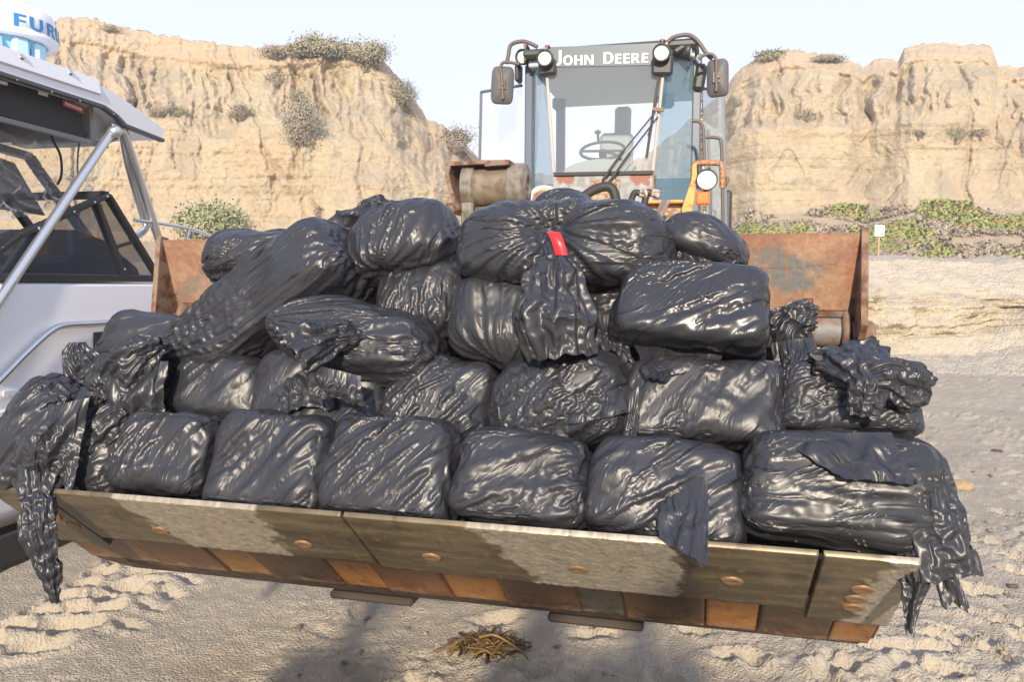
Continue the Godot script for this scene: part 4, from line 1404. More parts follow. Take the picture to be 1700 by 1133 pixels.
# ---------------------------------------------------------------- pilothouse boat
func build_boat() -> void:
	var bo := thing("pilothouse_boat", "white pilothouse boat with radar dome and hardtop beside the loader bucket", "boat", boat_xf)
	# hull: stations along the keel, bow at -z
	var nz := 60
	var prof := []      # (outward from centre as share of half beam, height)
	var p := PackedVector3Array()
	var sect := [[0.0, 0.10], [0.5, 0.16], [0.93, 0.20], [0.95, 0.30], [0.975, 0.60], [0.985, 0.80], [1.0, 1.00], [1.0, 1.30], [1.0, 1.57], [0.985, 1.592], [0.80, 1.60], [0.0, 1.62]]
	for side in [1.0, -1.0]:
		p = PackedVector3Array()
		for j in nz:
			var z := lerpf(3.2, -4.2, float(j) / (nz - 1))
			var k := clampf((-z - 1.6) / 2.6, 0, 1)
			var hb := 1.2 * (1.0 - pow(k, 2.2) * 0.985)
			for s in sect:
				var rise: float = k * k * 0.55 * (1.0 - s[1] / 1.7) + k * k * 0.15
				var flare: float = 1.0 - 0.25 * k * (1.0 - s[1] / 1.7)
				p.append(Vector3(-1.2 + side * s[0] * hb * flare, s[1] + rise, z))
		put("hull", grid_mesh(p, sect.size(), nz, PackedColorArray(), side < 0.0), M.gelcoat, bo)
	var st := begin()
	bar(st, Vector3(0.012, 0.10, 3.2), Vector3(0.012, 0.10, -1.7), 0.035, 0.18, 0.01)
	bar(st, Vector3(-2.412, 0.10, 3.2), Vector3(-2.412, 0.10, -1.7), 0.035, 0.18, 0.01)
	put("rubbing_strake", done(st), M.rubber, bo)
	st = begin()
	prism(st, Transform3D(Basis(), Vector3(0, 0, -1.7)), PackedVector2Array([Vector2(-0.03, 0.74), Vector2(0.05, 0.79), Vector2(0.06, 0.81), Vector2(-0.02, 0.90)]), 4.9)
	put("spray_rail", done(st), M.gelcoat, bo)
	st = begin()
	var f0 := B(8, 655, 0.02)
	var f1 := B(54, 650, 0.02)
	bar(st, f0, f1, 0.035, 0.035, 0.006)
	put("rail_block", done(st), M.gelcoat, bo)
	st = begin()
	var vp := B(177, 572, 0.008)
	box(st, Transform3D(Basis(), vp), Vector3(0.02, 0.17, 0.22), 0.008)
	put("hull_vent", done(st), M.rubber, bo)
	st = begin()
	tube(st, smooth_path([B(-60, 690, 0.05), B(0, 632, 0.05), B(45, 586, 0.05), B(84, 551, 0.05), B(110, 541, 0.05), B(160, 538, 0.05), B(215, 533, 0.05), B(235, 533, 0.02)], 6), 0.021, 12)
	put("grab_rail", done(st), M.stainless, bo)
	st = begin()
	tube(st, smooth_path([Vector3(-0.05, 2.03, -1.2), Vector3(-0.1, 2.02, -1.9), Vector3(-0.30, 1.98, -2.6), Vector3(-0.62, 1.95, -3.2), Vector3(-1.0, 1.95, -3.8)], 6), 0.014, 10)
	for q in [Vector3(-0.1, 2.02, -1.9), Vector3(-0.62, 1.95, -3.2)]:
		rod(st, q, Vector3(q.x - 0.03, 1.6, q.z + 0.1), 0.014)
	put("bow_rail", done(st), M.stainless, bo)
	# deck edge and the black sill
	st = begin()
	bar(st, Vector3(-0.03, 1.625, 2.2), Vector3(-0.03, 1.625, -1.37), 0.05, 0.05, 0.008)
	put("window_sill", done(st), M.black_frame, bo)
	# side window: a raked triangle
	var wn := part("side_window", bo)
	var x := -0.03
	var apex := B(178, 324, x)
	var foot := B(262, 460, x)
	var t1 := B(76, 371, x)
	var t2 := B(30, 391, x)
	var t3 := B(0, 415, x)
	var t4 := B(-60, 455, x)
	var post_a := B(158, 336, x)
	var post_b := B(206, 459, x)
	st = begin()
	for e in [[apex, foot], [apex, t1], [t1, t2], [t2, t3], [t3, t4], [post_a, post_b]]:
		bar(st, e[0], e[1], 0.035, 0.062, 0.008, Vector3.RIGHT)
	bar(st, B(192, 411, x), B(220, 402, x), 0.02, 0.03, 0.005, Vector3.RIGHT)
	put("frame", done(st), M.black_frame, wn)
	st = begin()
	for e in [[0.06, apex, t1], [0.28, apex, t1], [0.62, apex, t1], [0.95, apex, t1], [0.9, post_a, post_b], [0.4, t1, t2]]:
		var q: Vector3 = (e[1] as Vector3).lerp(e[2], e[0])
		lathe(st, Transform3D(Basis(Vector3.BACK, -PI / 2), q + Vector3(0.031, 0, 0)), PackedVector2Array([Vector2(0.009, 0), Vector2(0.007, 0.004), Vector2(0, 0.005)]), 10)
	put("screw", done(st), M.stainless, wn)
	st = begin()
	for e in [[apex, t1], [t1, t2], [t2, t3], [t3, t4]]:
		var lo_b := Vector3(x, 1.63, (e[1] as Vector3).z)
		var lo_a := Vector3(x, 1.63, (e[0] as Vector3).z)
		quad(st, e[0], e[1], lo_b, lo_a, Vector3.RIGHT)
	tri(st, apex, foot, Vector3(x, 1.63, apex.z), Vector3.RIGHT)
	put("pane", done(st), M.smoke_glass, wn)
	# windscreen across the boat, raked, and its port frame
	var ws := part("windscreen", bo)
	st = begin()
	var pa := Vector3(-2.37, apex.y, apex.z)
	var pf := Vector3(-2.37, foot.y, foot.z)
	bar(st, apex, pa, 0.05, 0.05)
	bar(st, pa, pf, 0.05, 0.05)
	for u in [0.33, 0.66]:
		bar(st, apex.lerp(pa, u), foot.lerp(pf, u), 0.05, 0.05)
	put("frame", done(st), M.black_frame, ws)
	put("pane", sheet_pane(foot, pf, pa, apex), M.clear_glass, ws)
	st = begin()
	for e in [[B(-60, 225, -1.0), B(0, 246, -1.0)], [B(0, 246, -1.0), B(49, 260, -1.0)], [B(49, 260, -1.0), B(62, 280, -1.0)], [B(62, 280, -1.0), B(104, 338, -1.0)], [B(104, 338, -1.0), B(150, 400, -1.0)]]:
		bar(st, e[0], e[1], 0.05, 0.085, 0.01, Vector3.RIGHT)
	put("inner_frame", done(st), M.black_frame, bo)
	st = begin()
	var hq := PackedVector2Array()
	for q in [[-60, 255], [0, 262], [25, 271], [76, 358], [40, 352], [-60, 340]]:
		var v := B(q[0], q[1], -0.85)
		hq.append(Vector2(v.z, v.y))
	prism(st, Transform3D(Basis(Vector3(0, 0, 1), Vector3(0, 1, 0), Vector3(-1, 0, 0)), Vector3(-0.85, 0, 0)), hq, 0.03)
	put("hatch_panel", done(st), M.dark_wood, bo)
	st = begin()
	rod(st, B(-20, 360, -0.8), B(34, 309, -0.8), 0.010)
	put("hatch_stay", done(st), M.stainless, bo)
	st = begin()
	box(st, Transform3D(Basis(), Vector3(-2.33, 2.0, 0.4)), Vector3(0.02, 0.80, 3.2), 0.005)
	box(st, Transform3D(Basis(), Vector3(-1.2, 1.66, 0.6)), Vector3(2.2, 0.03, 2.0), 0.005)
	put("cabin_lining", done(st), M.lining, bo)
	st = begin()
	prism(st, Transform3D(Basis(Vector3(0, 0, 1), Vector3(0, 1, 0), Vector3(-1, 0, 0)), Vector3(-0.10, 0, 0)), PackedVector2Array([Vector2(0.1, 1.63), Vector2(-0.10, 1.86), Vector2(-0.20, 1.90), Vector2(-0.70, 1.93), Vector2(-0.95, 1.88), Vector2(-1.28, 1.70), Vector2(-1.32, 1.63)]), 2.2)
	put("dash_top", done(st), M.dash_dark, bo)
	st = begin()
	bar(st, B(70, 405, -0.25), B(120, 425, -0.25), 0.05, 0.03)
	bar(st, B(120, 428, -0.25), B(190, 432, -0.25), 0.10, 0.03)
	put("dash_trim", done(st), M.gelcoat, bo)
	st = begin()
	tube(st, smooth_path([B(0, 418, -0.15), B(12, 430, -0.15), B(19, 450, -0.15), B(20, 470, -0.15)], 5), 0.012, 8)
	put("wheel_rim", done(st), M.stainless, bo)
	# hardtop: outline in the side plane pushed across the beam
	var ht := part("hardtop", bo)
	st = begin()
	var hp := PackedVector2Array([Vector2(2.6, 2.90), Vector2(-0.80, 2.878), Vector2(-1.02, 2.85), Vector2(-1.50, 2.715), Vector2(-1.515, 2.69), Vector2(-1.463, 2.625), Vector2(-1.06, 2.655), Vector2(-0.98, 2.70), Vector2(-0.86, 2.735), Vector2(0.0, 2.745), Vector2(2.6, 2.745)])
	prism(st, Transform3D(Basis(Vector3(0, 0, 1), Vector3(0, 1, 0), Vector3(-1, 0, 0)), Vector3(-0.02, 0, 0)), hp, 2.36)
	put("shell", done(st), M.gelcoat, ht)
	st = begin()
	for i in range(5, 10):
		bar(st, Vector3(0.0, hp[i].y - 0.006, hp[i].x), Vector3(0.0, hp[i + 1].y - 0.006, hp[i + 1].x), 0.045, 0.024, 0.004)
	put("gasket", done(st), M.gasket, ht)
	st = begin()
	prism(st, Transform3D(Basis(), Vector3(0, 0, -0.86)), PackedVector2Array([Vector2(-0.021, 2.80), Vector2(-0.006, 2.812), Vector2(-0.024, 2.905), Vector2(-0.10, 2.912), Vector2(-0.10, 2.88)]), 3.4)
	put("top_rail", done(st), M.gelcoat, ht)
	for q in [[36, 95], [117, 121]]:
		st = begin()
		var c := B(q[0], q[1], -0.02)
		lathe(st, Transform3D(Basis(Vector3.BACK, -PI / 3), c + Vector3(0.0, 0, 0)), PackedVector2Array([Vector2(0.018, -0.01), Vector2(0.016, 0.012), Vector2(0.008, 0.014), Vector2(0.006, 0.008), Vector2(0, 0.008)]), 14)
		put("screw", done(st), M.stainless, ht)
	st = begin()
	for q in [[24, 133], [82, 153], [129, 168], [185, 190]]:
		var c := B(q[0], q[1], 0.0)
		lathe(st, Transform3D(Basis(Vector3.BACK, -PI / 2), c + Vector3(0.02, 0, 0)), PackedVector2Array([Vector2(0.007, 0), Vector2(0.005, 0.003), Vector2(0, 0.004)]), 8)
	put("rivet", done(st), M.stainless, ht)
	# the black overhead console and the pale beam in front of it
	st = begin()
	var ca := B(0, 190, -0.10)
	var cb := B(146, 233, -0.10)
	var cp := PackedVector2Array([Vector2(2.4, 2.74), Vector2(-0.72, 2.74), Vector2(cb.z, cb.y + 0.03), Vector2(cb.z + 0.03, cb.y), Vector2(ca.z, ca.y), Vector2(2.4, ca.y)])
	prism(st, Transform3D(Basis(Vector3(0, 0, 1), Vector3(0, 1, 0), Vector3(-1, 0, 0)), Vector3(-0.10, 0, 0)), cp, 0.7)
	put("overhead_console", done(st), M.console_black, ht)
	st = begin()
	bar(st, ca + Vector3(0.012, -0.012, 1.5), cb + Vector3(0.012, -0.012, 0), 0.03, 0.03)
	bar(st, cb + Vector3(0.012, -0.01, 0), B(178, 243, -0.09), 0.03, 0.03)
	bar(st, Vector3(-0.088, 2.74, cb.z - 0.02), cb + Vector3(0.012, -0.01, -0.02), 0.03, 0.02)
	put("console_trim", done(st), M.grey_trim, ht)
	st = begin()
	var mp := PackedVector2Array()
	for q in [[149, 182], [186, 194], [200, 214], [196, 232], [172, 243], [149, 236]]:
		var v := B(q[0], q[1], -0.12)
		mp.append(Vector2(v.z, v.y))
	prism(st, Transform3D(Basis(Vector3(0, 0, 1), Vector3(0, 1, 0), Vector3(-1, 0, 0)), Vector3(-0.12, 0, 0)), mp, 0.6)
	put("support_beam", done(st), M.gelcoat_dull, ht)
	st = begin()
	var s0 := B(105, 167, -0.095)
	var s1 := B(140, 181, -0.095)
	bar(st, s0 + Vector3(0, -0.012, 0), s1 + Vector3(0, -0.012, 0), 0.004, 0.042, 0.001)
	put("sticker", done(st), M.sticker_red, ht)
	st = begin()
	var seg := 16
	for k in seg:
		var q := s0.lerp(s1, 0.10 + 0.8 * k / seg) + Vector3(0.003, -0.012, 0)
		box(st, Transform3D(Basis(), q), Vector3(0.002, 0.016 if k % 3 else 0.020, 0.006), 0.0005)
	put("sticker_print", done(st), M.gelcoat, ht)
	st = begin()
	box(st, Transform3D(Basis(), B(72, 156, -0.09)), Vector3(0.01, 0.02, 0.07), 0.002)
	box(st, Transform3D(Basis(), B(4, 137, -0.09)), Vector3(0.01, 0.02, 0.07), 0.002)
	put("clip", done(st), M.gelcoat, ht)
	# tubes that carry the hardtop
	st = begin()
	tube(st, PackedVector3Array([B(-75, 610, 0.03), B(187, 217, -0.02)]), 0.029, 14)
	put("raking_tube", done(st), M.aluminium, bo)
	st = begin()
	tube(st, PackedVector3Array([B(204, 214, -0.06), B(240, 322, -0.06), B(268, 410, -0.06), B(282, 460, -0.06)]), 0.030, 14)
	tube(st, smooth_path([B(204, 216, -0.10), B(214, 275, -0.12), B(238, 358, -0.14), B(243, 375, -0.14), B(236, 386, -0.14), B(218, 396, -0.14)], 5), 0.026, 14)
	put("front_tube", done(st), M.aluminium, bo)
	st = begin()
	lathe(st, Transform3D(Basis(Vector3.BACK, -PI / 2), B(189, 219, 0.0)), PackedVector2Array([Vector2(0, -0.05), Vector2(0.036, -0.05), Vector2(0.038, 0.03), Vector2(0.028, 0.042), Vector2(0, 0.045)]), 16)
	box(st, Transform3D(Basis(), B(194, 214, -0.04)), Vector3(0.06, 0.06, 0.14), 0.01)
	put("tube_foot", done(st), M.aluminium, bo)
	# cables and the clear curtain
	st = begin()
	tube(st, smooth_path([B(84, 217, -0.2), B(88, 232, -0.2), B(100, 256, -0.2), B(103, 280, -0.2), B(101, 297, -0.2), B(96, 306, -0.2)], 5), 0.008, 7)
	put("cable", done(st), M.rubber, bo)
	st = begin()
	tube(st, smooth_path([B(133, 235, -0.2), B(130, 255, -0.2), B(129, 280, -0.2), B(131, 296, -0.2)], 5), 0.006, 7)
	put("cable", done(st), M.grey_trim, bo)
	var cn := noise(71, 3.0, 2)
	var pts := PackedVector3Array()
	var c0 := B(-60, 175, -0.32)
	var c1 := B(166, 240, -0.32)
	var c2 := B(176, 330, -0.32)
	var c3 := B(-60, 380, -0.32)
	for j in 50:
		for i in 50:
			var u := i / 49.0
			var v := j / 49.0
			var q := c0.lerp(c1, u).lerp(c3.lerp(c2, u), v)
			var fold := absf(cn.get_noise_2d(u * 3.0 - v * 1.4, v * 0.9))
			q.x += 0.09 * cn.get_noise_2d(u * 0.9 + 4.0, v * 0.5) + 0.05 * (1.0 - fold * 3.0) * v + 0.02 * sin(u * 22.0 + v * 4.0) * v * v
			pts.append(q)
	put("clear_curtain", grid_mesh(pts, 50, 50, PackedColorArray()), M.vinyl, bo)
	pts = PackedVector3Array()
	for j in 24:
		for i in 24:
			var u := i / 23.0
			var v := j / 23.0
			var q := B(115, 352, -0.22).lerp(B(166, 332, -0.22), u).lerp(B(145, 414, -0.22), v)
			q.x += 0.03 * cn.get_noise_2d(u * 2.0 * (1.0 - v), v * 1.5 + 7.0)
			pts.append(q)
	put("curtain_corner", grid_mesh(pts, 24, 24, PackedColorArray()), M.vinyl, bo)
	# radar dome
	var rd := part("radar_dome", bo)
	var r := 0.34
	var hgt := 0.235
	var dc := Vector3(-0.62, 3.12, -0.70)
	st = begin()
	lathe(st, Transform3D(Basis(), dc), PackedVector2Array([Vector2(r * 0.80, -0.005), Vector2(r * 0.985, 0.0), Vector2(r, 0.012), Vector2(r, hgt * 0.18), Vector2(r * 0.975, hgt * 0.185), Vector2(r * 0.975, hgt * 0.20), Vector2(r, hgt * 0.21), Vector2(r * 0.985, hgt * 0.55), Vector2(r * 0.93, hgt * 0.78), Vector2(r * 0.80, hgt * 0.91), Vector2(r * 0.5, hgt * 0.98), Vector2(0, hgt)]), 56)
	put("cover", done(st), M.gelcoat, rd)
	st = begin()
	lathe(st, Transform3D(Basis(), dc), PackedVector2Array([Vector2(r * 0.62, -0.30), Vector2(r * 0.66, -0.10), Vector2(r * 0.82, -0.004), Vector2(0, -0.004)]), 48)
	put("pedestal", done(st), M.radar_blue, rd)
	for a in [-0.15, 0.35, 0.9]:
		st = begin()
		var q := dc + Vector3(cos(a) * r * 0.78, -0.08, sin(a) * r * 0.78)
		box(st, Transform3D(Basis(Vector3.UP, -a), q), Vector3(0.06, 0.15, 0.10), 0.02)
		put("foot", done(st), M.radar_pale, rd)
	# the name round the dome, bent onto its side
	var tm := text_mesh("FURUNO", 0.118, ["Droid Sans"], true, 0.004)
	var out := ArrayMesh.new()
	var bb := tm.get_aabb()
	var mid := dc.direction_to(boat_xf.affine_inverse() * EYE)
	var a_mid := atan2(mid.z, mid.x) - 1.26
	for k in tm.get_surface_count():
		var arr := tm.surface_get_arrays(k)
		var vs: PackedVector3Array = arr[Mesh.ARRAY_VERTEX]
		var ns: PackedVector3Array = arr[Mesh.ARRAY_NORMAL]
		for i in vs.size():
			var u := (vs[i].x - bb.get_center().x) * 1.45
			var a := a_mid - u / r
			var rr := r * 1.003 + vs[i].z * 0.5
			var slant := 1.0 - 0.06 * (vs[i].y - bb.position.y)
			var n := ns[i]
			vs[i] = dc + Vector3(cos(a) * rr * slant, 0.040 + (vs[i].y - bb.position.y) * 0.92, sin(a) * rr * slant)
			ns[i] = (Vector3(cos(a), 0, sin(a)) * n.z + Vector3(0, n.y, 0) + Vector3(sin(a), 0, -cos(a)) * n.x).normalized()
		arr[Mesh.ARRAY_VERTEX] = vs
		arr[Mesh.ARRAY_NORMAL] = ns
		out.add_surface_from_arrays(Mesh.PRIMITIVE_TRIANGLES, arr)
	put("lettering", out, M.letter_blue, rd)
# ---------------------------------------------------------------- sand, bank, bluffs
var cliff_pts: PackedVector3Array
var cliff_nu := 0
var cliff_nv := 0
const PX0 := -560.0
const PX1 := 2420.0

func table(t: Array, x: float) -> float:
	for i in t.size() - 1:
		if x <= t[i + 1][0]:
			return lerpf(t[i][1], t[i + 1][1], clampf((x - t[i][0]) / (t[i + 1][0] - t[i][0]), 0, 1))
	return t[t.size() - 1][1]

func build_ground() -> void:
	var n1 := noise(201, 0.5, 3)
	var n2 := noise(202, 2.6, 3)
	var n3 := noise(203, 9.0, 3, false)
	var n4 := noise(204, 3.2, 2)
	var nr := noise(205, 4.5, 3, true)
	var nu := 560
	var nv := 470
	var z0 := 0.9
	var z1 := 19.0
	var xs := PackedFloat32Array()
	var zs := PackedFloat32Array()
	var h := PackedFloat32Array()
	h.resize(nu * nv)
	for j in nv:
		zs.append(-z0 * pow(z1 / z0, float(j) / (nv - 1)))
	for j in nv:
		var z := zs[j]
		var w := 2.4 + 0.74 * absf(z)
		for i in nu:
			var x := lerpf(-w, w, float(i) / (nu - 1))
			var d := 0.010 * n2.get_noise_2d(x, z) + 0.007 * n3.get_noise_2d(x, z) + 0.006 * n3.get_noise_2d(x * 3.1, z * 3.1)
			var calm := sstep(0.9, 1.25, -x) * (1.0 - sstep(3.2, 4.2, -x)) * (1.0 - sstep(5.0, 5.8, -z))      # the smooth strip that a tyre rolled
			var m := (1.0 - calm) * clampf(n1.get_noise_2d(x * 1.5 + 9.0, z * 1.5) * 2.0 + 0.7, 0, 1)      # trodden, clotted
			d += m * (0.016 * absf(n4.get_noise_2d(x * 1.0, z * 2.2)) + 0.016 * maxf(0.0, n3.get_noise_2d(x * 1.3 + 4.0, z * 2.0)) + 0.012 * nr.get_noise_2d(x * 0.7, z * 1.4) + 0.012 * maxf(0.0, n3.get_noise_2d(x * 2.6, z * 3.4 + 8.0) - 0.08))
			d += 0.02 * n1.get_noise_2d(x, z) + 0.10 * sstep(7.0, 13.0, -z)
			h[j * nu + i] = d
	# prints of feet and tyres pressed into it: [x, z, angle, half length, half width, depth, rim]
	rng.seed = 77
	var prints := []
	var g := func(px: float, py: float) -> Vector3:
		return hit(Transform3D(), px, py, 1, 0.0)
	for q in [[-20, 1074], [23, 1049], [66, 1023], [109, 997], [142, 973], [171, 953], [198, 935]]:
		var p: Vector3 = g.call(q[0], q[1])
		prints.append([p.x, p.z, 0.35, 0.10, 0.065, 0.10, 0.022])
	for q in [[60, 1078], [112, 1046], [150, 1018], [190, 994], [222, 975], [255, 952], [285, 934]]:
		var p: Vector3 = g.call(q[0], q[1])
		prints.append([p.x, p.z, -0.35, 0.17, 0.080, 0.075, 0.020])
	for q in [[250, 1008], [285, 985], [310, 962], [215, 1040]]:
		var p: Vector3 = g.call(q[0], q[1])
		prints.append([p.x, p.z, 0.5, 0.13, 0.05, 0.03, 0.01])
	for k in 640:
		var z := -lerpf(2.2, 13.0, pow(rng.randf(), 1.3))
		var x := rng.randf_range(-1.2, 2.4 + 0.72 * absf(z))
		if (x < 1.0 and rng.randf() < 0.45) or (x < -0.8):
			continue
		prints.append([x, z, rng.randf() * TAU, rng.randf_range(0.10, 0.17), rng.randf_range(0.045, 0.075), rng.randf_range(0.018, 0.048), rng.randf_range(0.008, 0.020)])
	for q in [[1560, 1010, 0.6], [1640, 985, 0.4], [1600, 1060, 0.7], [1680, 1040, 0.5], [1530, 1085, 0.2], [1390, 1110, -0.2], [1230, 1095, 0.1], [980, 1060, 0.1], [1640, 905, 0.5], [1690, 930, 0.9]]:
		var p: Vector3 = g.call(q[0], q[1])
		prints.append([p.x, p.z, q[2], 0.15, 0.06, 0.04, 0.018])
	for f in prints:
		var reach: float = maxf(f[3], f[4]) * 1.9
		var ca := cos(f[2])
		var sa := sin(f[2])
		var j0 := clampi(int(log(maxf(-f[1] - reach, z0) / z0) / log(z1 / z0) * (nv - 1)), 0, nv - 1)
		var j1 := clampi(int(log(maxf(-f[1] + reach, z0) / z0) / log(z1 / z0) * (nv - 1)) + 1, 0, nv - 1)
		for j in range(j0, j1 + 1):
			var z := zs[j]
			var w := 2.4 + 0.74 * absf(z)
			var i0 := clampi(int((f[0] - reach + w) / (2.0 * w) * (nu - 1)), 0, nu - 1)
			var i1 := clampi(int((f[0] + reach + w) / (2.0 * w) * (nu - 1)) + 1, 0, nu - 1)
			for i in range(i0, i1 + 1):
				var x := lerpf(-w, w, float(i) / (nu - 1))
				var dx: float = x - f[0]
				var dz: float = z - f[1]
				var a: float = (dx * ca + dz * sa) / f[3]
				var b: float = (-dx * sa + dz * ca) / f[4]
				var r := sqrt(a * a + b * b) + 0.25 * n3.get_noise_2d(x, z)
				if r < 1.9:
					h[j * nu + i] += -f[5] * (1.0 - sstep(0.30, 1.05, r)) + f[6] * exp(-pow((r - 1.18) / 0.28, 2.0)) * (1.0 + 0.4 * n3.get_noise_2d(x * 1.2, z * 1.2))
	var pts := PackedVector3Array()
	var col := PackedColorArray()
	pts.resize(nu * nv)
	col.resize(nu * nv)
	for j in nv:
		var z := zs[j]
		var w := 2.4 + 0.74 * absf(z)
		for i in nu:
			var x := lerpf(-w, w, float(i) / (nu - 1))
			var edge := minf(minf(i, nu - 1 - i) / 20.0, minf(j, nv - 1 - j) / 12.0)
			pts[j * nu + i] = Vector3(x, h[j * nu + i] * clampf(edge, 0, 1) - 0.07 * (1.0 - clampf(edge, 0, 1)), z)
			var v := n1.get_noise_2d(x * 2.0 + 30.0, z * 2.0) * 0.12 + n3.get_noise_2d(x * 1.3, z * 1.3) * 0.10
			col[j * nu + i] = Color(0.425, 0.37, 0.285) * (1.0 + v)
	var o := put("sand", grid_mesh(pts, nu, nv, col), M.sand, null)
	o.set_meta("kind", "structure")
	var st := begin()
	for i in 24:
		for j in 24:
			var p := func(a: float, b: float) -> Vector3: return Vector3((a / 24.0 - 0.5) * 900.0, -0.045, (b / 24.0 - 0.5) * 900.0)
			quad(st, p.call(i, j), p.call(i + 1, j), p.call(i + 1, j + 1), p.call(i, j + 1), Vector3.UP)
	o = put("beach", done(st), M.far_sand, null)
	o.set_meta("kind", "structure")
	# the low bank on the right, cut face with strata and sand that slid down in front of it
	nu = 420
	nv = 130
	pts = PackedVector3Array()
	col = PackedColorArray()
	var prof := [[0.0, -0.10, 11.6], [0.10, 0.06, 12.6], [0.26, 0.30, 14.3], [0.34, 0.62, 14.65], [0.50, 1.22, 14.9], [0.62, 1.60, 15.4], [0.78, 2.02, 16.1], [0.88, 2.14, 17.4], [1.0, 2.0, 30.0]]
	var b1 := noise(211, 0.35, 3)
	var b2 := noise(212, 1.6, 3)
	var b3 := noise(213, 7.0, 2)
	for j in nv:
		var s := float(j) / (nv - 1)
		var y := 0.0
		var dep := 0.0
		for k in prof.size() - 1:
			if s <= prof[k + 1][0] + 1e-6:
				var u: float = sstep(0, 1, (s - prof[k][0]) / (prof[k + 1][0] - prof[k][0])) * 0.3 + 0.7 * (s - prof[k][0]) / (prof[k + 1][0] - prof[k][0])
				y = lerpf(prof[k][1], prof[k + 1][1], u)
				dep = lerpf(prof[k][2], prof[k + 1][2], u)
				break
		for i in nu:
			var x := lerpf(-14.0, 30.0, float(i) / (nu - 1))
			var f := b1.get_noise_2d(x * 0.6, 0.0)
			var hy := y * (1.0 + 0.10 * f) + 0.10 * sstep(0.5, 0.9, s) * b1.get_noise_2d(x * 2.0, 40.0)
			var face := sstep(0.27, 0.33, s) * (1.0 - sstep(0.52, 0.62, s))
			var d := dep - 0.5 * b1.get_noise_2d(x, 7.0) + 0.35 * b2.get_noise_2d(x * 0.7, hy * 0.6) * (0.4 + face) + 0.02 * x
			d += face * (0.16 * b2.get_noise_2d(3.0, hy * 4.5) + 0.05 * b3.get_noise_2d(x * 0.25, hy * 2.0))
			# slide on the right
			var sl := clampf(1.0 - absf(x - 10.2) / 2.4, 0, 1)
			if s < 0.55:
				d -= 1.5 * sl * sl * (0.55 - s)
				hy += 0.55 * sl * sl * sin(PI * clampf(s / 0.5, 0, 1))
			hy += 0.05 * b2.get_noise_2d(x, dep * 1.4) + 0.03 * b3.get_noise_2d(x, dep * 1.5)
			pts.append(Vector3(x, hy, -d))
			var c := Color(0.43, 0.375, 0.29)
			c = c.lerp(Color(0.45, 0.395, 0.29), face * clampf(b2.get_noise_2d(8.0, hy * 5.0) * 1.6 + 0.5, 0, 1))
			c = c.lerp(Color(0.31, 0.27, 0.21), face * clampf(b2.get_noise_2d(x * 0.08 + 30.0, hy * 9.0) * 2.0 - 0.3, 0, 0.8))
			c = c * (1.0 + 0.14 * b3.get_noise_2d(x, hy * 3.0 + dep) + 0.10 * b2.get_noise_2d(x, dep))
			c.a = 1.0
			col.append(c)
	o = put("sand_bank", grid_mesh(pts, nu, nv, col), M.bank, null)
	o.set_meta("kind", "structure")

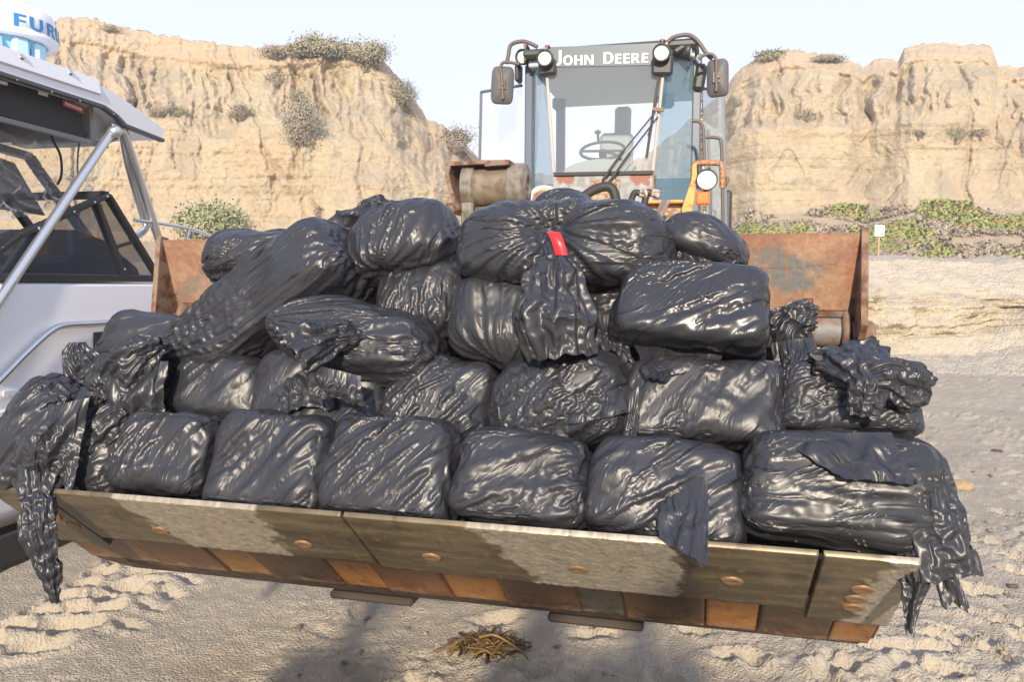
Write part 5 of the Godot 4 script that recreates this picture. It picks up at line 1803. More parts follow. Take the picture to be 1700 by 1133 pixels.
func build_cliff() -> void:
	var sky := [[-560, 70], [-300, 62], [0, 54], [88, 54], [96, 54], [124, 41], [160, 40], [212, 49], [330, 76], [400, 92], [440, 97], [490, 90], [540, 82], [600, 84], [640, 108], [668, 140], [690, 170], [710, 200], [740, 214], [765, 232], [792, 262], [830, 278], [900, 292], [1000, 288], [1060, 262], [1120, 216], [1160, 182], [1195, 152], [1215, 122], [1245, 104], [1300, 91], [1350, 98], [1400, 108], [1419, 117], [1437, 103], [1455, 99], [1474, 104], [1483, 82], [1505, 75], [1545, 71], [1580, 76], [1612, 72], [1626, 82], [1637, 110], [1690, 112], [1760, 108], [2000, 96], [2200, 120], [2420, 135]]
	var ridge := [[-560, 42], [-300, 40], [480, 40], [640, 40.2], [720, 41.4], [790, 44], [900, 56], [1060, 56], [1150, 51], [1250, 47.5], [1400, 46], [1430, 46.5], [1500, 44.8], [1640, 45.2], [2000, 44], [2420, 47]]
	var nu := 1420
	var nv := 250
	cliff_nu = nu
	cliff_nv = nv
	var big := noise(301, 0.09, 2)
	var flute := noise(302, 1.0, 3, true)
	var fine := noise(303, 1.3, 4)
	var strat := noise(304, 1.0, 3)
	var crack := noise(305, 1.0, 2)
	var tone := noise(306, 0.25, 3)
	var lump := cell_noise(307, 1.0)
	var pts := PackedVector3Array()
	var col := PackedColorArray()
	pts.resize(nu * nv)
	col.resize(nu * nv)
	for i in nu:
		var px := lerpf(PX0, PX1, float(i) / (nu - 1))
		var dr := table(ridge, px)
		var top := 1.6 + (470.0 - table(sky, px) + (fine.get_noise_2d(px * 0.05, 3.0) * 4.0)) / FOCAL * dr
		var right := sstep(1050, 1250, px)
		var hb := lerpf(3.2, 5.0, right)
		var dx := (px - 850.0) / FOCAL
		for j in nv:
			var v := float(j) / (nv - 1)
			var y := 0.0
			var d := 0.0
			if v < 0.22:
				var u := v / 0.22
				y = lerpf(1.7, hb, u * 0.8 + 0.2 * u * u)
				d = lerpf(dr - 19.0, dr - 8.5, u)
			elif v < 0.93:
				var u := (v - 0.22) / 0.71
				y = lerpf(hb, top, u)
				d = dr - 8.5 + 8.5 * (0.62 * u + 0.38 * pow(u, 3.0) + 0.05 * sin(u * 9.0))
			else:
				var u := (v - 0.93) / 0.07
				y = top - 0.02 * u * 14.0
				d = dr + u * 24.0
			var u2 := clampf((v - 0.20) / 0.73, 0, 1)
			var x := dx * 42.0
			var wx := x + 0.5 * fine.get_noise_2d(x * 0.3, y * 0.3)
			var face := sstep(0.16, 0.28, v) * (1.0 - sstep(0.915, 0.935, v))
			var upper := sstep(0.45, 0.55, u2 + 0.08 * big.get_noise_2d(x * 2.0, 4.0)) * (1.0 - sstep(0.80, 0.90, u2))
			var rel := 1.7 * big.get_noise_2d(x * 0.7, y * 0.9)
			# flutes washed out of the softer upper beds
			var fl := flute.get_noise_2d(wx * 0.55, y * 0.13 + 0.1 * wx)
			rel -= upper * (0.50 + 0.85 * fl) * (0.6 + 0.6 * clampf(tone.get_noise_2d(x * 0.8, 9.0) * 2.0 + 0.5, 0, 1))
			rel -= (1.0 - upper) * 0.22 * flute.get_noise_2d(wx * 0.25 + 50.0, y * 0.07)
			# beds
			rel += face * (0.14 * strat.get_noise_2d(x * 0.03, y * 1.1) + 0.06 * strat.get_noise_2d(x * 0.06 + 9.0, y * 3.6))
			rel += 0.17 * fine.get_noise_2d(wx * 0.5, y * 0.5) + (0.10 - 0.03 * right) * fine.get_noise_2d(wx * 2.4, y * 2.0) + 0.03 * fine.get_noise_2d(wx * 6.0, y * 5.0)
			var lv := lump.get_noise_2d(wx * 0.42, y * 0.36) + 1.0
			rel += face * (1.0 - upper) * 0.14 * (minf(lv, 0.7) - 0.35)
			# gullies and cracks
			var c1 := absf(crack.get_noise_2d(wx * 0.085 + 0.012 * y + 3.0, y * 0.018))
			var g1 := 1.0 - sstep(0.0, 0.045, c1)
			var c2 := absf(crack.get_noise_2d(wx * 0.22 + 40.0, y * 0.07))
			var g2 := (1.0 - sstep(0.0, 0.035, c2)) * clampf(tone.get_noise_2d(x + 70.0, y) * 3.0 + 0.3, 0, 1)
			rel -= face * (0.26 * g1 + 0.16 * g2)
			# hard cap with a notch under it
			var cap := sstep(0.86, 0.875, u2)
			rel += cap * 0.12 - 0.07 * exp(-pow((u2 - 0.862) / 0.012, 2.0)) * face
			if v < 0.22:
				rel *= 0.35 + 0.65 * v / 0.22
			if v > 0.93:
				rel *= 0.3
				y += 0.25 * fine.get_noise_2d(x, d)
			d -= rel
			var yy := y + face * 0.05 * fine.get_noise_2d(wx * 1.1 + 8.0, y)
			pts[j * nu + i] = Vector3(dx * d, yy, -d)
			var c := Color(0.40, 0.325, 0.222)
			c = c.lerp(Color(0.43, 0.335, 0.232), sstep(0.75, 0.95, u2))
			c = c.lerp(Color(0.375, 0.31, 0.218), clampf(strat.get_noise_2d(x * 0.02 + 60.0, y * 0.9) * 1.8 + 0.3, 0, 1) * 0.8)
			c = c.lerp(Color(0.43, 0.37, 0.245), clampf(tone.get_noise_2d(x * 0.6 + 20.0, y * 0.8) * 2.0, 0, 1) * 0.7 * (1.0 - cap))
			c = c.lerp(Color(0.42, 0.31, 0.195), clampf(tone.get_noise_2d(x * 0.5 - 20.0, y * 1.4 + 5.0) * 2.0 - 0.2, 0, 1) * 0.5)
			c = c.lerp(Color(0.40, 0.31, 0.21), 1.0 - sstep(0.12, 0.26, v))
			c = c.lerp(Color(0.29, 0.25, 0.18), clampf((tone.get_noise_2d(x * 1.8 + 90.0, y * 1.8) - 0.16) * 4.0, 0, 1) * 0.45 * (1.0 - cap))
			c = c * (1.0 + 0.14 * fine.get_noise_2d(x * 1.5, y * 3.0))
			c.a = 1.0
			col[j * nu + i] = c
	cliff_pts = pts
	var o := put("sandstone_bluff", grid_mesh(pts, nu, nv, col), M.cliff, null)
	o.set_meta("kind", "structure")

# the point of the bluff that shows at a pixel of the photograph
func on_cliff(px: float, py: float) -> Vector3:
	var i := clampi(int((px - PX0) / (PX1 - PX0) * (cliff_nu - 1)), 0, cliff_nu - 1)
	var inv := cam_basis.inverse()
	var last := cliff_pts[i]
	for j in cliff_nv:
		var p := cliff_pts[j * cliff_nu + i]
		var q := inv * (p - EYE)
		if 566.5 + q.y / q.z * FOCAL < py:
			return p
		last = p
		if j > 0.93 * cliff_nv:
			break
	return last

# many small leaf faces in uneven clumps through an ellipsoid
func foliage(size: Vector3, leaves: int, leaf: float, sd: int, cols: Array, droop := 0.0, clumps := 24) -> ArrayMesh:
	rng.seed = sd
	var cs := []
	for k in clumps:
		var d := Vector3(rng.randfn(), rng.randfn() * 0.8 + 0.25, rng.randfn()).normalized() * pow(rng.randf(), 0.4)
		cs.append([d * size * 0.75, rng.randf_range(0.22, 0.5), rng.randf()])
	var p := PackedVector3Array()
	var n := PackedVector3Array()
	var c := PackedColorArray()
	for k in leaves:
		var cl: Array = cs[rng.randi() % cs.size()]
		var d := Vector3(rng.randfn(), rng.randfn(), rng.randfn()) * 0.6
		var q: Vector3 = cl[0] + d * size * cl[1]
		q.y = maxf(q.y, -size.y * 0.9)
		var a := Vector3(rng.randfn(), rng.randfn() - droop, rng.randfn()).normalized()
		var b := a.cross(Vector3(rng.randfn(), rng.randfn(), rng.randfn())).normalized()
		var s := leaf * rng.randf_range(0.6, 1.4)
		var nn := a.cross(b)
		var dome := (q / size + Vector3(0, 0.35, 0.25)).normalized()
		if nn.dot(dome) < 0.0:
			nn = -nn
		nn = (nn * 0.6 + dome).normalized()
		var t: float = clampf(cl[2] * 0.6 + rng.randf() * 0.4, 0, 0.999) * (cols.size() - 1)
		var cc: Color = (cols[int(t)] as Color).lerp(cols[int(t) + 1], t - int(t)) * rng.randf_range(0.85, 1.15)
		cc.a = 1.0
		var face := [q - b * s * 0.4, q + a * s, q + b * s * 0.4]
		if (face[0] - face[2]).cross(face[0] - face[1]).dot(nn) < 0.0:
			face.reverse()
		for w in face:
			p.append(w)
			n.append(nn)
			c.append(cc)
	var arr := []
	arr.resize(Mesh.ARRAY_MAX)
	arr[Mesh.ARRAY_VERTEX] = p
	arr[Mesh.ARRAY_NORMAL] = n
	arr[Mesh.ARRAY_COLOR] = c
	var m := ArrayMesh.new()
	m.add_surface_from_arrays(Mesh.PRIMITIVE_TRIANGLES, arr)
	return m

func bush(px0: float, py0: float, px1: float, py1: float, sd: int, kind: String, label: String, leaves := 1400, droop := 0.0, group := "shrubs on the bluff") -> void:
	var cols: Array = {"olive": [Color(0.17, 0.17, 0.105), Color(0.28, 0.265, 0.175), Color(0.38, 0.35, 0.25)], "dry": [Color(0.20, 0.17, 0.13), Color(0.32, 0.275, 0.21), Color(0.42, 0.36, 0.27)], "green": [Color(0.19, 0.22, 0.11), Color(0.31, 0.33, 0.18), Color(0.42, 0.40, 0.26)]}[kind]
	var base := on_cliff((px0 + px1) * 0.5, py1 - 2.0)
	var d := Vector2(base.x, base.z).length() * cos(atan2(base.x, -base.z))
	var hx := (px1 - px0) / FOCAL * d * 0.5
	var hy := (py1 - py0) / FOCAL * d * 0.5
	var o := thing("shrub", label, "shrub", Transform3D(Basis(), base), group)
	var st := begin()
	rng.seed = sd + 5
	for k in 7:
		var e := Vector3(rng.randfn() * hx * 0.45, hy * rng.randf_range(0.9, 1.7), rng.randfn() * hx * 0.2)
		tube(st, smooth_path([Vector3(rng.randfn() * 0.1, -0.15, 0), e * 0.5 + Vector3(rng.randfn(), 0.2, rng.randfn()) * 0.15 * hx, e], 4), 0.035, 5, 0.4)
	put("stem", done(st), M.twig, o)
	put("foliage", foliage(Vector3(hx, hy, hx * 0.6), leaves * 3, clampf(hx * 0.07, 0.045, 0.10), sd, cols, droop), M.leaf, o, Transform3D(Basis(), Vector3(0, hy * 0.75, 0.0)))

func build_plants() -> void:
	bush(486, 58, 585, 98, 401, "olive", "wide windswept shrub crowning the rounded top of the left bluff", 2600)
	bush(570, 66, 652, 118, 402, "olive", "windswept shrub leaning right over the edge of the left bluff", 2200)
	bush(640, 128, 696, 180, 403, "olive", "shrub clinging to the right shoulder of the left bluff", 1600)
	bush(430, 74, 490, 100, 404, "dry", "thin leafless shrub on the skyline left of the windswept shrubs", 500)
	bush(180, 43, 222, 56, 405, "olive", "small shrub on the skyline above the boat hardtop", 500)
	bush(472, 158, 545, 245, 406, "dry", "brown brush hanging down the face of the left bluff", 1900, 2.2)
	bush(482, 150, 515, 172, 407, "green", "small green bush above the hanging brown brush", 600)
	bush(296, 334, 412, 398, 408, "green", "large grey-green mound of scrub at the foot of the left bluff", 3200)
	bush(254, 176, 300, 198, 409, "dry", "dry scrub on the ledge right of the boat hardtop", 600)
	bush(288, 176, 325, 198, 410, "olive", "olive scrub on the ledge in the middle of the left bluff", 600)
	bush(385, 170, 435, 204, 411, "dry", "grey scrub in the gully below the dip of the skyline", 800)
	bush(445, 118, 490, 150, 412, "dry", "dry scrub on the slope under the windswept shrubs", 700)
	bush(520, 342, 545, 366, 413, "dry", "lone tuft on the bare lower face of the left bluff", 300)
	bush(722, 205, 790, 258, 414, "dry", "brown brush on the far slope behind the loader door", 1500)
	bush(1240, 87, 1318, 103, 415, "olive", "low shrub on the rounded top of the right bluff", 1300)
	bush(1330, 94, 1392, 107, 416, "olive", "low shrub on the skyline left of the notch in the right bluff", 800)
	bush(1196, 160, 1222, 190, 417, "olive", "shrub on the right bluff just beside the loader mirror", 500)
	bush(1196, 195, 1216, 232, 418, "dry", "dry brush on the right bluff beside the loader hand rail", 500)
	bush(1556, 210, 1590, 240, 419, "olive", "scrub on the ledge under the flat-topped block", 500)
	bush(1596, 214, 1632, 232, 420, "dry", "dry scrub on the ledge right of the olive scrub under the block", 400)
	bush(1498, 216, 1524, 232, 421, "olive", "small scrub on the ledge under the left edge of the flat-topped block", 300)
	bush(1310, 182, 1350, 205, 422, "dry", "grey scrub on the slope left of the gully of the right bluff", 600)
	bush(1225, 196, 1245, 208, 423, "dry", "small dark tuft in the left part of the right bluff", 250)
	bush(1660, 478, 1712, 500, 424, "dry", "dry tuft on the sand bank at the right edge", 10)
	# ice plant and dry scrub over the slope at the foot of the right bluff
	var tuft := foliage(Vector3(0.22, 0.10, 0.22), 26, 0.10, 431, [Color(1, 1, 1), Color(1, 1, 1)], 0.0, 5)
	var pn := noise(432, 0.22, 3)
	var pk := noise(433, 0.5, 2)
	for kind in ["ice_plant", "dry_scrub"]:
		rng.seed = 440 if kind == "ice_plant" else 441
		var xs := []
		var cs := []
		for k in 45000:
			var i := rng.randi_range(int(0.58 * cliff_nu), int(0.90 * cliff_nu))
			var j := rng.randi_range(4, int(0.245 * cliff_nv))
			var p := cliff_pts[j * cliff_nu + i].lerp(cliff_pts[(j + 1) * cliff_nu + i + 1], rng.randf())
			var f := pn.get_noise_2d(p.x * 1.1, p.z * 1.5 + p.y)
			var upper := sstep(0.16, 0.245, float(j) / cliff_nv)
			var hit_it: bool = f > 0.0 + upper * 0.22 if kind == "ice_plant" else (f <= 0.0 and f > -0.30 + upper * 0.3 and pk.get_noise_2d(p.x * 2.0, p.z * 2.0) > -0.15)
			if not hit_it:
				continue
			var s := rng.randf_range(0.6, 1.5)
			xs.append(Transform3D(Basis(Vector3.UP, rng.randf() * TAU).scaled(Vector3(s, s * rng.randf_range(0.6, 1.2), s)), p + Vector3(0, 0.02, 0)))
			var c := Color(0.20, 0.24, 0.07).lerp(Color(0.37, 0.37, 0.15), rng.randf())
			if kind == "dry_scrub":
				c = Color(0.26, 0.22, 0.17).lerp(Color(0.42, 0.35, 0.26), rng.randf())
			elif pk.get_noise_2d(p.x * 1.3 + 50.0, p.z) > 0.42:
				c = Color(0.42, 0.22, 0.13).lerp(c, rng.randf() * 0.7)
			cs.append(c)
			if xs.size() > (13000 if kind == "ice_plant" else 8000):
				break
		var mm := MultiMesh.new()
		mm.transform_format = MultiMesh.TRANSFORM_3D
		mm.use_colors = true
		mm.mesh = tuft
		mm.instance_count = xs.size()
		for k in xs.size():
			mm.set_instance_transform(k, xs[k])
			mm.set_instance_color(k, cs[k])
		var mi := MultiMeshInstance3D.new()
		mi.name = kind
		mi.multimesh = mm
		mi.material_override = M.leaf
		add_child(mi)
		mi.set_meta("kind", "stuff")
		tag(mi, "green and reddish ice plant over the slope behind the sign" if kind == "ice_plant" else "grey dry scrub between the ice plant patches behind the sign", "ground cover")

func build_small() -> void:
	# sign on the bank
	var base := at(1456, 456, 17.4)
	var sg := thing("beach_sign", "small white sign with a faint figure on a thin wooden post", "sign", Transform3D(Basis(), base))
	var topy := at(1456, 392, 17.4).y - base.y
	var st := begin()
	bar(st, Vector3(0, -0.4, 0), Vector3(0, topy, 0), 0.045, 0.045, 0.006, Vector3.BACK)
	put("post", done(st), M.post_wood, sg)
	var sz := at(1448, 371, 17.4).distance_to(at(1464, 371, 17.4))
	var sh := at(1456, 371, 17.4).distance_to(at(1456, 389, 17.4))
	st = begin()
	box(st, Transform3D(Basis(), Vector3(0, topy + sh * 0.45, 0.03)), Vector3(sz, sh, 0.012), 0.004)
	put("panel", done(st), M.sign_white, sg)
	st = begin()
	var c := Vector3(0.0, topy + sh * 0.45, 0.039)
	lathe(st, Transform3D(Basis(Vector3.RIGHT, PI / 2), c + Vector3(0, 0.055, 0)), PackedVector2Array([Vector2(0.016, 0), Vector2(0, 0.003)]), 12)
	bar(st, c + Vector3(0, 0.035, 0), c + Vector3(-0.006, -0.01, 0), 0.020, 0.004, 0.001, Vector3.BACK)
	bar(st, c + Vector3(-0.006, -0.01, 0), c + Vector3(-0.026, -0.065, 0), 0.010, 0.004, 0.001, Vector3.BACK)
	bar(st, c + Vector3(-0.006, -0.01, 0), c + Vector3(0.022, -0.055, 0), 0.010, 0.004, 0.001, Vector3.BACK)
	bar(st, c + Vector3(0, 0.03, 0), c + Vector3(0.034, -0.005, 0), 0.008, 0.004, 0.001, Vector3.BACK)
	put("figure", done(st), M.sign_grey, sg)
	st = begin()
	bar(st, c + Vector3(-0.06, -0.085, 0.002), c + Vector3(0.03, 0.06, 0.002), 0.007, 0.003, 0.001, Vector3.BACK)
	put("stroke", done(st), M.sign_red, sg)
	# kelp on the sand
	var kc := hit(Transform3D(), 808, 1078, 1, 0.02)
	var kelp := thing("kelp_clump", "tangled brown clump of washed-up kelp on the sand under the bucket", "seaweed", Transform3D(Basis(), kc))
	rng.seed = 91
	for b in 3:
		st = begin()
		for k in 34:
			var a := rng.randf() * TAU
			var r := pow(rng.randf(), 0.7)
			var p := Vector3(cos(a) * r * 0.17, 0.012 + 0.032 * (1.0 - r) * rng.randf_range(0.5, 1.2), sin(a) * r * 0.11)
			var d := Vector3(rng.randfn(), rng.randfn() * 0.12, rng.randfn() * 0.6).normalized() * rng.randf_range(0.03, 0.08)
			tube(st, smooth_path([p - d, p - d * 0.3 + Vector3(0, 0.012, 0.01) * rng.randfn(), p + d * 0.4 + Vector3(0.01, 0.014, 0) * rng.randfn(), p + d + Vector3(0, -0.01, 0)], 3), rng.randf_range(0.003, 0.008), 5, 0.5)
		put("frond", done(st), [M.kelp, M.kelp_dark, M.kelp_light][b], kelp)
	st = begin()
	tube(st, smooth_path([Vector3(-0.03, 0.07, 0.04), Vector3(0.03, 0.085, 0.05), Vector3(0.09, 0.06, 0.06), Vector3(0.15, 0.03, 0.09), Vector3(0.18, 0.01, 0.12)], 6), 0.007, 7, 0.6)
	put("stipe", done(st), M.kelp_light, kelp)
	# stones
	for q in [[1598, 811, 0.10, "tan", "flat tan stone on the sand right of the bucket"], [1572, 803, 0.055, "dark", "small dark red stone touching the tan stone"], [1655, 752, 0.05, "dark", "small dark stone on the sand beyond the tan stone"], [1680, 975, 0.03, "red", "small dark pebble at the right edge of the sand below the hanging film"], [1665, 690, 0.07, "dark", "dark stone near the foot of the sand bank"]]:
		var p := hit(Transform3D(), q[0], q[1], 1, 0.0)
		var o := put("stone", bag_mesh(Vector3(q[2], q[2] * 0.42, q[2] * 0.7), 2.4, int(q[0]), {"lump": q[2] * 0.35, "wide": 0.0, "crush": 0.0, "sag": 0.0, "stand": 0.002, "iters": 1}, 20), {"tan": M.stone_tan, "dark": M.stone_dark, "red": M.stone_dark}[q[3]])
		o.position = p + Vector3(0, q[2] * 0.2, 0)
		tag(o, q[4], "stone")
	var peb := bag_mesh(Vector3(0.016, 0.009, 0.013), 2.2, 5, {"lump": 0.006, "wide": 0.0, "crush": 0.0, "sag": 0.0, "stand": 0.001, "iters": 1}, 9)
	var mm := MultiMesh.new()
	mm.transform_format = MultiMesh.TRANSFORM_3D
	mm.use_colors = true
	mm.mesh = peb
	mm.instance_count = 600
	rng.seed = 93
	for k in 600:
		var z := -lerpf(2.6, 15.0, pow(rng.randf(), 1.2))
		var x := rng.randf_range(-0.3 * absf(z), 0.68 * absf(z))
		var s := rng.randf_range(0.25, 1.1) * (1.0 + 0.06 * absf(z))
		mm.set_instance_transform(k, Transform3D(Basis(Vector3.UP, rng.randf() * TAU).scaled(Vector3.ONE * s), Vector3(x, 0.014, z)))
		mm.set_instance_color(k, Color(0.14, 0.11, 0.085).lerp(Color(0.36, 0.29, 0.2), rng.randf()))
	var mi := MultiMeshInstance3D.new()
	mi.name = "pebbles"
	mi.multimesh = mm
	mi.material_override = M.pebble
	add_child(mi)
	mi.set_meta("kind", "stuff")
	tag(mi, "scattered pebbles and bits of debris on the sand", "pebbles")
# ---------------------------------------------------------------- the people who stand behind the camera and throw the shadows on the sand
func person_mesh(h: float, arms_up: bool, stance: float, sd: int) -> ArrayMesh:
	var k := h / 1.75
	var s := stance
	var bones := []     # a, b, radius at a, radius at b
	for x in [-1.0, 1.0]:
		bones.append([Vector3(0.09 * x, 0.92, 0), Vector3((0.10 + s * 0.4) * x, 0.50, 0.02 * x), 0.085, 0.060])
		bones.append([Vector3((0.10 + s * 0.4) * x, 0.50, 0.02 * x), Vector3((0.11 + s) * x, 0.09, 0), 0.058, 0.042])
		bones.append([Vector3((0.11 + s) * x, 0.045, 0.05), Vector3((0.125 + s) * x, 0.035, -0.15), 0.045, 0.036])
		bones.append([Vector3(0.06 * x, 1.36, 0), Vector3(0.17 * x, 1.40, 0), 0.075, 0.065])
		if arms_up:
			bones.append([Vector3(0.185 * x, 1.39, 0), Vector3(0.25 * x, 1.16, -0.10), 0.052, 0.042])
			bones.append([Vector3(0.25 * x, 1.16, -0.10), Vector3(0.09 * x, 1.44, -0.20), 0.040, 0.030])
			bones.append([Vector3(0.09 * x, 1.45, -0.21), Vector3(0.06 * x, 1.52, -0.22), 0.034, 0.028])
		else:
			bones.append([Vector3(0.19 * x, 1.39, 0), Vector3(0.25 * x, 1.11, 0.02), 0.052, 0.042])
			bones.append([Vector3(0.25 * x, 1.11, 0.02), Vector3(0.25 * x, 0.86, -0.05), 0.040, 0.030])
			bones.append([Vector3(0.25 * x, 0.84, -0.06), Vector3(0.245 * x, 0.75, -0.08), 0.033, 0.022])
		bones.append([Vector3(0.072 * x, 1.60, 0.01), Vector3(0.076 * x, 1.63, 0.012), 0.018, 0.016])
	bones.append([Vector3(0, 0.95, 0), Vector3(0, 1.15, 0), 0.125, 0.115])
	bones.append([Vector3(0, 1.15, 0), Vector3(0, 1.34, 0), 0.125, 0.135])
	bones.append([Vector3(0, 1.40, 0), Vector3(0, 1.52, -0.01), 0.060, 0.055])
	bones.append([Vector3(0, 1.59, 0.0), Vector3(0, 1.66, 0.005), 0.076, 0.088])
	bones.append([Vector3(0, 1.57, -0.04), Vector3(0, 1.56, -0.05), 0.048, 0.042])
	bones.append([Vector3(0, 1.62, -0.088), Vector3(0, 1.595, -0.098), 0.012, 0.016])
	var cell := 0.022
	var lo := Vector3(-0.42, -0.04, -0.30)
	var nx := 38
	var ny := 84
	var nz := 24
	var field := PackedFloat32Array()
	field.resize(nx * ny * nz)
	field.fill(1.0)
	for b in bones:
		var a: Vector3 = b[0]
		var d: Vector3 = b[1] - b[0]
		var ll := maxf(d.length_squared(), 1e-8)
		var reach: float = maxf(b[2], b[3]) + 0.07
		var p0: Vector3 = (a.min(b[1]) - Vector3.ONE * reach - lo) / cell
		var p1: Vector3 = (a.max(b[1]) + Vector3.ONE * reach - lo) / cell
		for z in range(maxi(0, int(p0.z)), mini(nz - 1, int(p1.z) + 1) + 1):
			for y in range(maxi(0, int(p0.y)), mini(ny - 1, int(p1.y) + 1) + 1):
				for x in range(maxi(0, int(p0.x)), mini(nx - 1, int(p1.x) + 1) + 1):
					var p := lo + Vector3(x, y, z) * cell
					var t := clampf((p - a).dot(d) / ll, 0, 1)
					var e := p - a - d * t
					e.z *= 1.15 if p.y > 0.9 and p.y < 1.4 and absf(p.x) < 0.2 else 1.0
					var v: float = e.length() - lerpf(b[2], b[3], t)
					var id := (z * ny + y) * nx + x
					var w := field[id]
					var q := maxf(0.035 - absf(v - w), 0.0) / 0.035
					field[id] = minf(v, w) - q * q * 0.035 * 0.25
	# surface nets
	var vid := PackedInt32Array()
	vid.resize(nx * ny * nz)
	vid.fill(-1)
	var pos := PackedVector3Array()
	var col := PackedColorArray()
	for z in nz - 1:
		for y in ny - 1:
			for x in nx - 1:
				var sum := Vector3.ZERO
				var cnt := 0
				var id := (z * ny + y) * nx + x
				var f := [field[id], field[id + 1], field[id + nx], field[id + nx + 1], field[id + nx * ny], field[id + nx * ny + 1], field[id + nx * ny + nx], field[id + nx * ny + nx + 1]]
				for e in [[0, 1], [2, 3], [4, 5], [6, 7], [0, 2], [1, 3], [4, 6], [5, 7], [0, 4], [1, 5], [2, 6], [3, 7]]:
					var a: float = f[e[0]]
					var b: float = f[e[1]]
					if (a < 0.0) != (b < 0.0):
						var t := a / (a - b)
						sum += Vector3(e[0] & 1, (e[0] >> 1) & 1, e[0] >> 2).lerp(Vector3(e[1] & 1, (e[1] >> 1) & 1, e[1] >> 2), t)
						cnt += 1
				if cnt > 0:
					vid[id] = pos.size()
					var p := lo + (Vector3(x, y, z) + sum / cnt) * cell
					pos.append(p * k)
					var c := Color(0.45, 0.27, 0.18)
					if p.y < 0.10:
						c = Color(0.05, 0.04, 0.035)
					elif p.y < 0.98 and absf(p.x) < 0.215 + s:
						c = Color(0.05, 0.065, 0.11) if sd % 2 == 0 else Color(0.16, 0.13, 0.09)
					elif p.y < 1.46 and not (arms_up and p.z < -0.15) and not (not arms_up and p.y < 0.9):
						c = [Color(0.10, 0.12, 0.13), Color(0.28, 0.26, 0.22), Color(0.06, 0.10, 0.07)][sd % 3]
					elif p.y > 1.635 or (p.y > 1.56 and p.z > 0.03):
						c = Color(0.05, 0.035, 0.025)
					col.append(c)
	var idx := PackedInt32Array()
	for z in range(1, nz - 1):
		for y in range(1, ny - 1):
			for x in range(1, nx - 1):
				var id := (z * ny + y) * nx + x
				var a := field[id] < 0.0
				for e in [[1, nx, nx * ny], [nx, nx * ny, 1], [nx * ny, 1, nx]]:
					if a != (field[id + e[0]] < 0.0):
						var q := [vid[id], vid[id - e[1]], vid[id - e[1] - e[2]], vid[id - e[2]]]
						if a:
							idx.append_array([q[0], q[2], q[1], q[0], q[3], q[2]])
						else:
							idx.append_array([q[0], q[1], q[2], q[0], q[2], q[3]])
	var nrm := PackedVector3Array()
	nrm.resize(pos.size())
	for i in range(0, idx.size(), 3):
		var n := (pos[idx[i]] - pos[idx[i + 2]]).cross(pos[idx[i]] - pos[idx[i + 1]])
		for w in 3:
			nrm[idx[i + w]] += n
	for i in nrm.size():
		nrm[i] = nrm[i].normalized()
	var arr := []
	arr.resize(Mesh.ARRAY_MAX)
	arr[Mesh.ARRAY_VERTEX] = pos
	arr[Mesh.ARRAY_NORMAL] = nrm
	arr[Mesh.ARRAY_COLOR] = col
	arr[Mesh.ARRAY_INDEX] = idx
	var m := ArrayMesh.new()
	m.add_surface_from_arrays(Mesh.PRIMITIVE_TRIANGLES, arr)
	return m

